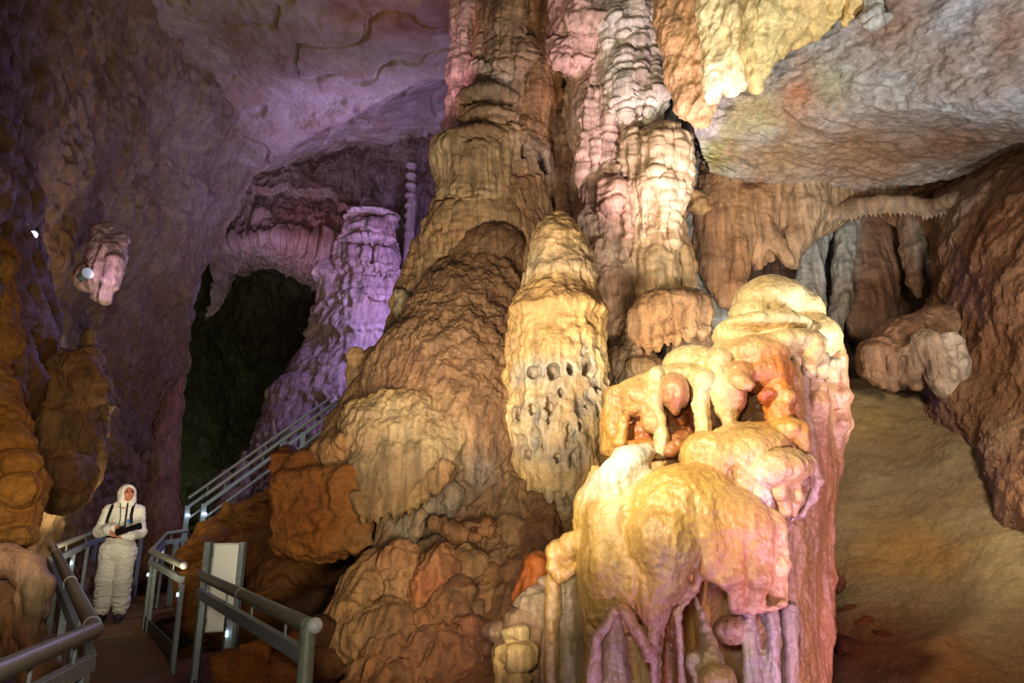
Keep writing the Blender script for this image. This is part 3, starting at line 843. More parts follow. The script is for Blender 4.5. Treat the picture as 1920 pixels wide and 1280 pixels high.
s.C([(1375, 925, 3.9, 10), (1383, 950, 3.93, 6)], k=6, col=(.9, .82, .62))
s.C([(1516, 868, 3.95, 16), (1530, 900, 3.94, 13), (1522, 935, 3.97, 9), (1500, 965, 4.0, 7), (1484, 976, 4.02, 5)], k=6, col=(.76, .64, .54))
s.part('great_dome')
s.E(1285, 965, 3.85, 112, 96, 90, k=20, col=(.82, .66, .34)).E(1250, 1010, 3.75, 76, 70, 70, k=12, col=(.84, .70, .38)).E(1360, 985, 3.8, 84, 70, 70, k=12, col=(.80, .62, .36))
s.C([(1240, 1010, 3.7, 56), (1245, 1090, 3.75, 44), (1250, 1118, 3.8, 26)], k=12, col=(.76, .58, .34))
s.C([(1330, 1000, 3.7, 40), (1335, 1060, 3.68, 30)], k=12, col=(.76, .54, .30))
s.C([(1410, 990, 3.72, 40), (1415, 1080, 3.68, 30), (1415, 1130, 3.7, 20)], k=9, col=(.78, .58, .40))
s.C([(1445, 980, 3.74, 24), (1452, 1060, 3.72, 22), (1456, 1122, 3.74, 18)], k=9, col=(.88, .74, .52))
s.C([(1380, 1010, 3.68, 26), (1372, 1080, 3.66, 24), (1385, 1138, 3.68, 14)], k=9, col=(.78, .54, .34))
s.C([(1340, 1050, 3.66, 12), (1352, 1090, 3.64, 14), (1376, 1140, 3.66, 10)], k=7, col=(.82, .60, .50))
s.C([(1322, 1048, 3.66, 8), (1300, 1105, 3.7, 7), (1286, 1130, 3.75, 5)], k=7, col=(.80, .56, .44))
for x, y, r in ((1372, 1146, 8), (1392, 1144, 10), (1410, 1148, 9), (1428, 1142, 10), (1448, 1140, 10), (1466, 1130, 9)):
    s.E(x, y, 3.68, r, r * .9, r, k=7, col=(.84, .66, .58))
s.E(1338, 1130, 3.75, 26, 60, 60, neg=True, k=8, col=(.50, .40, .34))
s.part('left_buttress')
s.E(1062, 1046, 4.06, 28, 26, 26, k=10, col=(.84, .68, .38)).C([(1135, 975, 3.95, 44), (1150, 1060, 3.9, 62), (1150, 1130, 3.95, 56)], k=20, col=(.84, .68, .36))
s.E(1190, 1090, 3.85, 56, 60, 50, k=18, col=(.84, .66, .36))
s.C([(1110, 1010, 3.95, 24), (1070, 1022, 3.98, 20), (1042, 1038, 4.0, 16)], k=9, col=(.84, .68, .38))
s.C([(1040, 1030, 4.0, 11), (1040, 1065, 4.0, 12), (1048, 1080, 4.0, 10)], k=8, col=(.80, .62, .32))
s.C([(1060, 1075, 3.98, 10), (1080, 1062, 3.98, 9)], k=7, col=(.84, .66, .34))
s.E(1225, 1130, 3.72, 30, 50, 30, k=10, col=(.80, .58, .38)).C([(1230, 1150, 3.7, 22), (1230, 1178, 3.72, 12)], k=9, col=(.80, .56, .42))
s.part('grey_pillar')
s.C([(1074, 1085, 4.15, 26), (1064, 1180, 4.15, 32), (1062, 1400, 4.15, 36)], k=8, col=(.62, .54, .40))
s.C([(1036, 1085, 4.05, 10), (1036, 1180, 4.05, 9), (1032, 1400, 4.05, 10)], k=6, col=(.70, .56, .34))
s.C([(1092, 1090, 4.0, 9), (1110, 1180, 3.98, 12), (1108, 1400, 3.98, 16)], k=6, col=(.74, .56, .32))
s.part('purple_curtain#1')
s.C([(1152, 1145, 3.75, 9), (1120, 1195, 3.72, 10), (1112, 1260, 3.72, 12), (1112, 1400, 3.72, 14)], k=6, col=(.82, .66, .58))
s.C([(1148, 1150, 3.78, 10), (1150, 1200, 3.8, 22), (1150, 1290, 3.8, 30), (1150, 1400, 3.8, 34)], k=6, col=(.72, .60, .48))
s.part('purple_curtain#2')
s.C([(1168, 1142, 3.72, 10), (1195, 1180, 3.68, 11), (1210, 1215, 3.68, 14), (1212, 1232, 3.7, 10)], k=6, col=(.80, .60, .50))
s.C([(1226, 1180, 3.7, 10), (1226, 1240, 3.7, 6), (1236, 1400, 3.7, 8)], k=6, col=(.82, .64, .58))
s.part('purple_curtain#3')
s.C([(1288, 1118, 3.72, 8), (1272, 1150, 3.68, 6), (1276, 1200, 3.68, 6), (1282, 1400, 3.68, 9)], k=5, col=(.84, .68, .62))
s.C([(1262, 1150, 3.8, 12), (1256, 1230, 3.82, 14), (1262, 1400, 3.8, 16)], k=6, col=(.58, .32, .18))
s.part('inner_knobs')
s.C([(1300, 1115, 3.95, 6), (1315, 1150, 3.92, 8), (1325, 1200, 3.9, 14), (1330, 1240, 3.85, 26), (1325, 1400, 3.85, 40)], k=8, col=(.76, .68, .54))
s.E(1300, 1240, 3.85, 16, 26, 20, k=8, col=(.80, .70, .50)).E(1372, 1180, 3.95, 32, 28, 24, k=8, col=(.62, .46, .32)).E(1345, 1270, 3.75, 34, 26, 26, k=10, col=(.84, .68, .40))
s.C([(1400, 1150, 3.95, 16), (1412, 1230, 3.92, 18), (1418, 1400, 3.9, 26)], k=8, col=(.72, .66, .62))
s.C([(1440, 1150, 3.92, 18), (1450, 1180, 3.9, 12), (1446, 1240, 3.9, 14), (1460, 1400, 3.9, 18)], k=8, col=(.72, .68, .66))
s.C([(1478, 1140, 4.0, 16), (1482, 1220, 4.0, 12), (1478, 1400, 4.0, 16)], k=8, col=(.70, .64, .58))
s.E(1368, 1245, 3.8, 13, 24, 22, neg=True, k=6, col=(.36, .28, .2)).E(1428, 1205, 3.86, 8, 22, 18, neg=True, k=6, col=(.50, .44, .42)).E(1190, 1240, 3.72, 14, 30, 40, neg=True, k=6, col=(.44, .34, .28)).E(1490, 1190, 4.3, 9, 36, 60, neg=True, k=6, col=(.5, .42, .34))
s.E(1432, 1250, 3.85, 7, 18, 18, neg=True, k=6, col=(.45, .38, .36))
FRONT = sculpt('flowstone_formation', s, d_wet, M['wet'], TAN, 'large wet cream and orange flowstone formation under lamps, with hanging lobes and pink curtains', 'flowstone formation')

# --- stalagmite in the middle with pitted sides
def d_pit(V, N):
    side = 1 - np.abs(N[:, 2])
    c = cells(V * np.array([1, 1, .55]) + .03 * fbm(V, 5, 2)[:, None], 6.2)
    act = sstep(-.45, .05, fbm(V + 3.7, (1.6, 1.6, 1.0), 2)) * sstep(3.35, 2.95, V[:, 2])
    pit = sstep(.44, .16, c) * act * side
    r = .03 * fbm(V, 3.2, 3) + .016 * fbm(V, 11, 3) + side * .02 * ridge(V, (7, 7, 1.2), 2) - .05 * pit
    def tint(C):
        w = np.clip(pit * .6, 0, 1)[:, None]
        return C * (1 - w) + np.array(lin((.44, .46, .46))) * w
    return r, tint
s = Shape(2.3, 16)
s.part('tip'); s.C([(1045, 408, 6.9, 9), (1043, 425, 6.9, 26), (1046, 460, 6.9, 46), (1050, 500, 6.9, 56)], col=(.76, .62, .40))
s.part('upper_drum'); s.C([(1050, 500, 6.9, 56), (1052, 540, 6.9, 54)], col=(.80, .70, .54)).E(1050, 520, 6.85, 66, 34, 64, col=(.78, .68, .52))
s.E(1100, 512, 6.8, 14, 22, 16, k=8, col=(.74, .62, .44))
s.part('shaft')
s.C([(1050, 560, 6.9, 60), (1045, 590, 6.85, 84), (1045, 680, 6.8, 90), (1046, 800, 6.75, 92), (1044, 880, 6.7, 88), (1040, 905, 6.72, 74), (1022, 960, 6.85, 52), (1005, 1040, 6.8, 44)], col=(.76, .61, .38))
s.E(1045, 585, 6.75, 86, 30, 80, k=10, col=(.72, .56, .34)).E(1044, 880, 6.62, 82, 30, 70, k=10, col=(.80, .68, .46))
skirt(s, 1044, 895, 6.66, 78, 62, 13, 34, 8, col=(.80, .68, .46), k=6, bow=6)
skirt(s, 1046, 780, 6.72, 92, 84, 14, 60, 8, col=(.80, .68, .46), k=10, bow=2)
for x, a, b in ((1018, 7, 18), (1040, 8, 19), (1062, 7, 15), (1000, 6, 14), (1082, 6, 12)):
    s.C([(x, 925, 6.34, a * .6), (x, 935 + b * .3, 6.36, a), (x, 935 + b, 6.42, a * .6)], neg=True, k=4, sy=3, col=(.46, .48, .48))
for x, y, a, b in ((1037, 696, 12, 9), (1068, 692, 6, 8), (1098, 684, 10, 16), (998, 697, 8, 7), (972, 702, 6, 9), (1010, 694, 5, 7), (1030, 762, 10, 15), (996, 766, 8, 10), (974, 780, 7, 9), (1116, 768, 7, 11), (1098, 764, 5, 9),
                   (1028, 793, 7, 10), (1064, 825, 6, 17), (1019, 838, 6, 20), (1071, 860, 8, 13), (1044, 860, 8, 9), (992, 848, 8, 10), (1114, 724, 6, 9), (1085, 800, 5, 10), (1052, 735, 5, 8), (1008, 805, 5, 9), (1088, 846, 5, 12), (976, 830, 5, 9)):
    u = (x - 1045) / 92.0
    yy = 6.85 - .0004 * (y - 590) - .44 * math.sqrt(max(0, 1 - u * u))
    q = _sk.uniform(-4, 4)
    s.C([(x - q, y - b * 1.5, yy - .06, 1.5), (x, y, yy - .03, a * .95), (x + q * .6, y + b * .9, yy - .05, a * .5)], neg=True, k=4, col=(.52, .54, .53), sy=2.4)
s.C([(968, 610, 6.8, 12), (964, 700, 6.8, 14), (972, 800, 6.75, 14)], k=8, col=(.80, .62, .36))
s.part('drip#1'); s.C([(1000, 900, 6.55, 10), (1012, 945, 6.58, 5), (1018, 970, 6.6, 7)], k=6, col=(.76, .62, .36))
s.part('drip#2'); s.C([(1038, 910, 6.5, 10), (1042, 945, 6.52, 5), (1044, 970, 6.55, 8)], k=6, col=(.78, .66, .42))
s.part('drip#3'); s.C([(1068, 900, 6.55, 12), (1072, 930, 6.56, 6), (1066, 960, 6.58, 8)], k=6, col=(.78, .64, .40))
s.part('drip#4'); s.C([(975, 880, 6.6, 12), (985, 930, 6.62, 6), (995, 980, 6.62, 9)], k=6, col=(.66, .52, .34))
sculpt('stalagmite', s, d_pit, M['pale'], TAN, 'tall pale stalagmite with pitted grey hollows and a rounded tip, behind the wet formation', 'stalagmite')

# --- left great column
def d_col(V, N):
    side = 1 - np.abs(N[:, 2])
    m = sstep(-.1, .35, fbm(V + 9.1, (.8, .8, .8), 2))
    r = .05 * fbm(V, 1.5, 3) + m * tiers(V, 1.0, .30, 6.0, .07, .6, 3.1) * side + side * .040 * ridge(V, (5.5, 5.5, .45), 2) + side * .022 * ridge(V, (13, 13, 1.3), 2) + .012 * fbm(V, 14, 3)
    return r
LT, LB, LTOP_SHADE = (.74, .62, .43), (.62, .48, .30), (.42, .33, .22)  # third tone paints the bell tops darker, as if lit from below
s = Shape(2.3, 14)
s.part('shaft')
s.C([(962, -160, 9.6, 60), (960, 60, 9.4, 62), (955, 200, 9.2, 66), (948, 330, 9.0, 84), (935, 450, 8.8, 100), (915, 600, 8.6, 120)], col=LB)
s.C([(1012, -160, 9.2, 40), (1012, 60, 9.1, 40), (1008, 190, 8.95, 36), (1000, 250, 8.9, 26)], col=(.60, .41, .21), k=8)
s.C([(968, -60, 9.0, 26), (962, 40, 8.95, 30), (958, 110, 8.9, 34)], col=(.58, .46, .28), k=8)
skirt(s, 960, 90, 9.1, 50, 56, 8, 40, 9, col=(.60, .48, .32))
s.part('bell#1')
s.E(918, 196, 8.75, 56, 26, 60, k=7, col=LTOP_SHADE).C([(918, 205, 8.8, 44), (915, 255, 8.8, 46)], k=8, col=(.62, .47, .28))
skirt(s, 918, 208, 8.75, 52, 56, 12, 26, 6, col=(.74, .60, .40), bow=10)
s.part('bell#2')
s.E(922, 238, 8.65, 52, 16, 56, k=6, col=LTOP_SHADE)
skirt(s, 922, 244, 8.65, 48, 54, 12, 20, 6, col=(.68, .52, .32), bow=8)
s.part('bell#3')
s.E(900, 282, 8.62, 66, 24, 76, k=7, col=LTOP_SHADE).C([(900, 300, 8.62, 56), (888, 380, 8.5, 58), (880, 440, 8.45, 54)], k=10, col=LB)
skirt(s, 898, 296, 8.6, 66, 70, 15, 125, 8, col=LT, bow=8, k=6, jit=.35, lean=-6, out=6)
skirt(s, 890, 400, 8.48, 72, 66, 12, 90, 9, col=(.66, .50, .29), bow=10, k=7, lean=-10, out=6)
s.C([(968, 290, 8.55, 24), (966, 380, 8.5, 28), (972, 440, 8.5, 28)], k=8, col=(.62, .43, .22))
skirt(s, 968, 350, 8.5, 34, 36, 6, 70, 8, col=(.64, .45, .23), k=6)
s.part('skirt')
s.C([(850, 320, 8.9, 20), (834, 420, 8.8, 22), (826, 520, 8.7, 28), (812, 620, 8.6, 30)], k=10, col=LT).C([(872, 430, 8.6, 34), (850, 540, 8.4, 36), (830, 640, 8.3, 38)], k=12, col=(.64, .50, .30))
skirt(s, 850, 440, 8.5, 40, 40, 7, 120, 9, col=(.68, .54, .34), k=7, lean=-22, out=10)
s.part('flake#1')
s.C([(994, 190, 8.75, 20), (990, 240, 8.68, 27), (986, 275, 8.68, 16), (990, 292, 8.7, 7)], k=6, col=(.66, .47, .23), sy=.6)
s.part('flake#2')
s.C([(1000, 330, 8.75, 12), (998, 380, 8.65, 22), (985, 430, 8.55, 28)], k=8, col=(.64, .44, .21))
s.part('niche'); s.E(1008, 316, 8.75, 18, 30, 40, neg=True, k=6, col=(.58, .57, .52)).E(978, 298, 8.55, 9, 24, 30, neg=True, k=6, col=(.54, .52, .46))
s.part('rear_column')
s.C([(1044, 170, 9.3, 20), (1056, 240, 9.2, 26), (1056, 340, 9.1, 32), (1050, 440, 9.0, 40)], col=(.54, .38, .25), k=7)
skirt(s, 1052, 225, 9.15, 26, 30, 6, 50, 7, col=(.56, .42, .30))
s.part('pink_rim')
s.C([(878, -100, 9.5, 30), (878, 30, 9.4, 26), (870, 110, 9.35, 20), (864, 190, 9.3, 18), (856, 245, 9.25, 13)], k=7, col=(.72, .60, .52))
s.C([(906, -100, 9.5, 28), (908, 30, 9.4, 26), (904, 110, 9.35, 20), (900, 160, 9.3, 10)], k=7, col=(.64, .49, .33))
skirt(s, 895, 60, 9.6, 34, 20, 6, 70, 7, col=(.70, .56, .44), lean=-8)
s.C([(945, 80, 8.95, 26), (940, 150, 8.9, 30)], k=8, col=(.66, .57, .46))
skirt(s, 935, 130, 8.95, 36, 36, 7, 30, 7, col=(.70, .62, .52))
sculpt('dripstone_column', s, d_col, M['flow'], BRN, 'tall brown dripstone column with bell-shaped fluted storeys, left of the pink-topped column', 'dripstone column')

# --- right great column
def d_col2(V, N):
    side = 1 - np.abs(N[:, 2])
    m = sstep(-.1, .3, fbm(V + 4.4, (.9, .9, .9), 2))
    return .07 * fbm(V, 1.8, 3) + m * tiers(V, .95, .25, 4.0, .06, .7, 9.3) * side + side * .07 * ridge(V, (4.2, 4.2, .5), 3) + .016 * fbm(V, 13, 3)
s = Shape(2.4, 18)
s.part('shaft')
s.C([(1145, -160, 8.8, 92), (1145, 60, 8.7, 80), (1150, 200, 8.6, 74), (1150, 330, 8.5, 66), (1150, 450, 8.4, 66), (1150, 560, 8.3, 76), (1150, 700, 8.2, 80)], col=(.74, .62, .50))
s.C([(1112, 100, 8.5, 26), (1100, 220, 8.45, 22), (1105, 330, 8.4, 18), (1112, 450, 8.35, 24)], k=8, col=(.74, .58, .48))
s.part('wing')
s.C([(1066, -120, 8.5, 34), (1062, 40, 8.45, 30), (1058, 100, 8.45, 22), (1066, 134, 8.5, 10)], k=9, col=(.76, .58, .52))
s.C([(1095, -120, 8.4, 40), (1098, 60, 8.3, 34), (1090, 130, 8.3, 20)], k=10, col=(.76, .6, .52))
s.part('upper_drum')
s.E(1185, 70, 8.35, 52, 66, 56, k=10, col=(.80, .74, .66)).C([(1190, 40, 8.3, 44), (1195, 120, 8.25, 46)], k=10, col=(.80, .74, .66)).E(1200, 140, 8.2, 46, 22, 46, k=8, col=(.80, .73, .64))
s.C([(1225, 140, 8.2, 16), (1222, 190, 8.2, 14), (1212, 230, 8.2, 18)], k=8, col=(.78, .72, .62))
s.C([(1150, 110, 8.2, 16), (1130, 200, 8.2, 14), (1118, 300, 8.25, 10), (1112, 380, 8.3, 8)], k=8, col=(.78, .66, .60))
s.C([(1185, 150, 8.2, 12), (1170, 210, 8.2, 12), (1160, 250, 8.2, 12)], k=7, col=(.76, .68, .56))
s.E(1192, 205, 8.2, 14, 34, 24, neg=True, k=8, col=(.50, .42, .26)).E(1160, 180, 8.15, 9, 30, 20, neg=True, k=8, col=(.56, .46, .34))
s.part('lower_drum')
s.E(1232, 270, 8.05, 46, 36, 50, k=8, col=(.68, .57, .42)).C([(1228, 290, 8.0, 42), (1225, 400, 7.95, 36), (1222, 540, 7.95, 40)], k=9, col=(.74, .62, .44))
s.C([(1262, 260, 8.05, 20), (1264, 400, 8.05, 16), (1266, 540, 8.0, 18)], k=8, col=(.66, .52, .34)).C([(1205, 290, 7.95, 16), (1188, 320, 7.95, 10)], k=8, col=(.72, .6, .46))
s.C([(1160, 330, 8.1, 24), (1172, 420, 8.05, 26), (1170, 520, 8.0, 26)], k=10, col=(.72, .56, .44))
s.C([(1120, 470, 8.1, 22), (1132, 540, 8.0, 26), (1145, 600, 7.95, 22), (1150, 640, 7.95, 10)], k=9, col=(.68, .48, .36))
s.C([(1200, 560, 7.9, 34), (1190, 640, 7.8, 30)], k=12, col=(.68, .54, .36))
s.part('upper_drum')
skirt(s, 1190, 20, 8.25, 48, 50, 9, 60, 9, col=(.82, .78, .70), k=6)
skirt(s, 1195, 110, 8.2, 46, 48, 9, 34, 9, col=(.82, .77, .70), k=6)
skirt(s, 1195, 150, 8.1, 44, 46, 8, 60, 7, col=(.80, .74, .66), k=5)
s.part('wing')
skirt(s, 1078, 90, 8.3, 40, 20, 7, 40, 8, col=(.78, .60, .54), k=6)
s.part('shaft')
skirt(s, 1130, 200, 8.3, 40, 40, 6, 130, 9, col=(.76, .62, .54), k=6)
s.part('lower_drum')
skirt(s, 1230, 285, 7.95, 46, 46, 9, 120, 8, col=(.78, .68, .52), k=9)
skirt(s, 1170, 350, 8.0, 34, 34, 6, 60, 8, col=(.72, .56, .46), k=6)
sculpt('dripstone_column', s, d_col2, M['pale'], TAN, 'tall pale dripstone column with pink-lit top, beside the hanging cream drapery', 'dripstone column')

# --- thin grey columns right of it
s = Shape(2.4, 8)
s.C([(1262, 150, 8.9, 14), (1270, 260, 8.9, 18), (1292, 330, 8.9, 12), (1300, 430, 8.8, 10), (1292, 560, 8.7, 14), (1300, 640, 8.6, 18)], col=(.62, .62, .58))
s.C([(1285, 200, 9.1, 20), (1310, 330, 9.1, 18), (1320, 430, 9.0, 14), (1318, 560, 8.8, 16), (1320, 660, 8.7, 18)], col=(.44, .40, .30))
s.C([(1300, 370, 8.6, 8), (1318, 400, 8.6, 7)], col=TAN)
s.C([(1334, 470, 8.9, 8), (1340, 540, 8.8, 12), (1346, 600, 8.7, 14)], col=(.55, .56, .53))
sculpt('dripstone_column', s, d_col2, M['pale'], GRY, 'slim grey dripstone column in the gap beneath the overhanging slab', 'dripstone column')

# --- boulder-like stump with teeth
def d_stump(V, N):
    side = 1 - np.abs(N[:, 2])
    return .04 * fbm(V, 2.5, 3) + side * .03 * ridge(V, (7, 7, 1.2), 3) + .012 * fbm(V, 14, 3)
s = Shape(2.3, 12)
s.E(1252, 580, 7.4, 66, 34, 66, col=(.56, .41, .23)).E(1225, 590, 7.25, 40, 44, 50, col=(.66, .48, .26)).E(1290, 585, 7.35, 38, 44, 50, col=(.54, .40, .24))
for x, y, r, c in ((1196, 640, 12, (.66, .5, .3)), (1215, 655, 14, (.70, .50, .26)), (1232, 650, 12, (.72, .52, .26)), (1250, 640, 10, (.7, .5, .26)), (1266, 640, 10, (.68, .48, .24)), (1290, 630, 16, (.56, .42, .25)), (1316, 630, 12, (.55, .43, .28))):
    s.C([(x, 590, 7.2, r * 1.5), (x, y - 10, 7.15, r), (x + 1, y + 6, 7.17, 3)], k=8, col=c)
s.C([(1195, 640, 7.5, 30), (1190, 720, 7.4, 40)], col=(.52, .43, .30)).C([(1290, 640, 7.6, 40), (1290, 760, 7.5, 46)], col=(.42, .33, .22))
s.E(1210, 690, 7.2, 30, 26, 30, k=8, col=(.60, .48, .28)).E(1160, 690, 7.5, 24, 50, 30, col=(.46, .34, .20))
sculpt('flowstone_stump', s, d_stump, M['flow'], BRN, 'rounded brown flowstone stump with a ragged toothed skirt, below the pink-topped column', 'flowstone stump')

# --- hanging flowstone at the top right (cream) and brown flake beside it
def d_hang(V, N):
    return .035 * fbm(V, 2.2, 3) + .03 * ridge(V @ np.array([[.9, 0, .43], [0, 1, 0], [-.43, 0, .9]]), (6, 6, 1.2), 3) + .01 * fbm(V, 14, 3)
s = Shape(2.4, 12)
s.part('brown_flake')
s.C([(1275, -160, 6.9, 52), (1268, 40, 6.9, 36), (1284, 130, 6.9, 32), (1300, 190, 6.9, 30), (1316, 226, 6.9, 14)], col=(.72, .56, .38), sy=.8)
s.C([(1310, -100, 6.75, 40), (1315, 100, 6.8, 30), (1318, 200, 6.85, 22)], col=(.76, .60, .40), sy=.8)
s.part('cream_drapery')
s.C([(1340, -160, 6.45, 40), (1345, 40, 6.5, 30), (1342, 120, 6.55, 24), (1338, 178, 6.6, 14)], col=CREAM, k=9)
s.C([(1380, -160, 6.35, 44), (1385, 40, 6.4, 32), (1375, 110, 6.5, 24), (1368, 160, 6.55, 16)], col=CREAM, k=9)
s.C([(1440, -160, 6.1, 50), (1440, 30, 6.2, 42), (1425, 90, 6.3, 30), (1422, 140, 6.4, 14), (1420, 160, 6.45, 6)], col=(.86, .76, .52), k=9)
s.C([(1500, -160, 5.9, 56), (1500, 0, 6.1, 44), (1455, 80, 6.3, 24), (1440, 110, 6.4, 10)], col=(.80, .68, .44), k=10)
s.C([(1570, -160, 5.7, 50), (1570, 0, 6.0, 30), (1530, 50, 6.2, 18), (1490, 80, 6.35, 8)], col=(.82, .70, .44), k=10)
s.C([(1600, -140, 5.6, 30), (1605, 10, 5.85, 12), (1585, 40, 6.0, 6)], col=(.82, .68, .42), k=8)
for x, y in ((1345, 165), (1358, 150), (1372, 168), (1385, 150)):
    s.E(x, y, 6.55, 10, 14, 10, k=6, col=WHT)
sculpt('flowstone_drapery', s, d_hang, M['pale'], CREAM, 'cream and orange flowstone drapery hanging from the roof slab at the top of the picture', 'flowstone drapery')

s = Shape(2.0, 6)
s.C([(1636, -60, 5.7, 16), (1638, 10, 5.75, 14), (1638, 30, 5.78, 17), (1640, 40, 5.78, 15)], col=(.70, .67, .62))
s.E(1627, 30, 5.75, 8, 8, 8, k=4, col=GRY).E(1655, 34, 5.75, 9, 7, 8, k=4, col=GRY)
sculpt('stalactite', s, d_stump, M['pale'], GRY, 'short knobbly grey stalactite on the underside of the roof slab', 'stalactite')

# --- brown draperies under the slab
def d_drap(V, N):
    side = 1 - np.abs(N[:, 2])
    return .03 * fbm(V, 2.0, 3) + side * .030 * ridge(V, (5.5, 5.5, .7), 2) + .01 * fbm(V, 14, 3)
s = Shape(2.4, 12)
s.part('left_fold')
s.C([(1380, 300, 8.9, 60), (1345, 420, 8.7, 44), (1342, 500, 8.6, 26), (1362, 560, 8.5, 12), (1374, 580, 8.5, 6)], col=(.60, .44, .27), sy=.8)
s.C([(1335, 350, 8.8, 34), (1322, 430, 8.7, 24), (1328, 500, 8.6, 16), (1355, 570, 8.5, 9)], col=(.64, .48, .30), sy=.8, k=9)
s.C([(1400, 380, 8.7, 40), (1385, 470, 8.55, 26), (1378, 540, 8.5, 18), (1372, 570, 8.5, 8)], col=(.62, .45, .26), k=9)
s.part('middle_fold')
s.C([(1450, 320, 8.8, 60), (1430, 400, 8.7, 44), (1420, 460, 8.6, 26), (1422, 500, 8.6, 8)], col=(.60, .44, .28), k=10)
s.C([(1430, 420, 8.5, 14), (1455, 460, 8.45, 14), (1480, 494, 8.45, 8)], col=(.64, .5, .34), k=8)
for x, y in ((1400, 500), (1412, 492), (1434, 496), (1446, 490)):
    s.C([(x, 450, 8.6, 14), (x, y, 8.6, 4)], k=8, col=(.58, .42, .24))
s.part('right_fold')
s.C([(1510, 320, 8.8, 60), (1500, 400, 8.6, 44), (1490, 450, 8.55, 26), (1488, 496, 8.5, 7)], col=(.62, .50, .36), k=10)
s.C([(1560, 350, 8.9, 50), (1545, 410, 8.7, 30), (1524, 440, 8.6, 12)], col=(.58, .46, .32), k=10)
s.C([(1640, 350, 8.9, 40), (1600, 390, 8.75, 20), (1565, 420, 8.7, 8)], col=(.54, .42, .30), k=10)
sculpt('flowstone_drapery', s, d_drap, M['flow'], TAN, 'brown folded flowstone drapery with pointed tips hanging under the overhanging slab', 'flowstone drapery')

# arch lip with a fringe of small stalactites
s = Shape(2.2, 6)
pts = [(1560, 418, 8.55), (1600, 402, 8.5), (1650, 396, 8.4), (1700, 396, 8.3), (1745, 404, 8.15), (1790, 388, 7.7)]
s.part('lip')
s.C([(a, b - 14, c, 16) for a, b, c in pts], col=(.54, .42, .30))
s.part('fringe')
rr = random.Random(3)
for i in range(26):
    t = i / 25 * 4.6; j = int(t); f = t - j
    a, b, c = [pts[j][k] + (pts[j + 1][k] - pts[j][k]) * f for k in range(3)]
    L = rr.uniform(3, 13)
    s.C([(a, b - 4, c, 5), (a + rr.uniform(-1, 1), b + L, c, 1.3)], k=3, col=(.58, .48, .36))
sculpt('rock_arch', s, d_drap and (lambda V, N: .012 * fbm(V, 6, 3)), M['flow'], BRN, 'low brown rock arch fringed with tiny stalactites over the grey alcove', 'rock arch', kind='thing')

# alcove curtains
s = Shape(2.4, 9)
s.part('grey_curtain#1'); s.C([(1540, 410, 9.5, 22), (1524, 470, 9.4, 24), (1518, 560, 9.3, 22), (1540, 640, 9.3, 24)], col=(.60, .59, .56), sy=.6)
s.part('grey_curtain#2'); s.C([(1590, 410, 9.4, 18), (1580, 500, 9.2, 14), (1578, 560, 9.1, 12), (1560, 620, 9.1, 14)], col=(.60, .58, .54), sy=1.4)
s.part('brown_curtain'); s.C([(1640, 410, 9.4, 40), (1640, 500, 9.3, 44), (1630, 600, 9.2, 46)], col=(.46, .32, .21), sy=.6)
s.part('tongue#1'); s.C([(1702, 400, 8.9, 18), (1706, 470, 8.8, 16), (1716, 530, 8.75, 14), (1722, 556, 8.75, 5)], col=(.50, .36, .24), k=6)
s.part('tongue#2'); s.C([(1722, 400, 8.8, 10), (1728, 460, 8.7, 9), (1724, 500, 8.7, 5)], col=(.56, .53, .48), k=6)
sculpt('flowstone_curtain', s, d_drap, M['flow'], GRY, 'grey and brown flowstone curtains on the back of the alcove under the rock arch', 'flowstone curtain')

# rounded outcrop at the right
s = Shape(2.3, 14)
s.C([(1850, 640, 7.6, 60), (1760, 630, 7.5, 52), (1690, 640, 7.4, 44), (1650, 665, 7.3, 34), (1638, 690, 7.3, 24)], col=(.52, .36, .22))
s.E(1720, 680, 7.2, 70, 46, 60, col=(.52, .37, .23)).C([(1740, 650, 6.95, 34), (1775, 700, 6.85, 30), (1790, 740, 6.9, 20)], k=9, col=(.56, .44, .32))
s.C([(1780, 640, 6.85, 20), (1800, 680, 6.75, 16), (1795, 715, 6.8, 10)], k=7, col=(.62, .54, .45))
for x, y in ((1634, 710), (1650, 716), (1668, 722), (1688, 705), (1712, 716)):
    s.C([(x + 4, 660, 7.15, 16), (x, y - 8, 7.1, 10), (x + 6, y + 8, 7.12, 6)], k=8, col=(.50, .34, .20))
s.E(1702, 690, 6.95, 10, 24, 30, neg=True, k=8, col=(.36, .28, .2)).E(1668, 680, 7.0, 5, 20, 20, neg=True, k=6).E(1760, 715, 6.75, 9, 16, 20, neg=True, k=6)
sculpt('rock_outcrop', s, d_drap, M['flow'], BRN, 'rounded reddish-brown rock outcrop with folded drapery above the sandy bank', 'rock outcrop')
# --- the central mound below the columns
def d_mound(V, N):
    side = 1 - np.abs(N[:, 2])
    k = sstep(-.1, .3, fbm(V, .9, 2))
    F = along(V, (.42, .68, 1.0), 8.0, 1.0)
    nod = np.exp(-((V - W(775, 1085, 5.85).astype(np.float32)) ** 2).sum(1) / .30 ** 2)
    plate = np.exp(-((V - W(750, 885, 6.2).astype(np.float32)) ** 2).sum(1) / .36 ** 2)
    c = cells(V + .03 * fbm(V, 8, 2)[:, None], 15)
    return (1 - plate) * (.045 * fbm(V, 1.3, 3) + .042 * (1 - k) * fbm(V, 5, 4) + .026 * ridge(F, 1.0, 3)) + .007 * fbm(V, 20, 3) + nod * (.05 * (.5 - c) + .02 * fbm(V, 9, 3))
s = Shape(2.5, 14)
s.part('upper_slope')
s.C([(935, 440, 8.7, 56), (915, 520, 8.4, 84), (880, 620, 8.0, 120), (850, 740, 7.6, 160), (850, 860, 7.3, 180)], col=(.52, .38, .22))
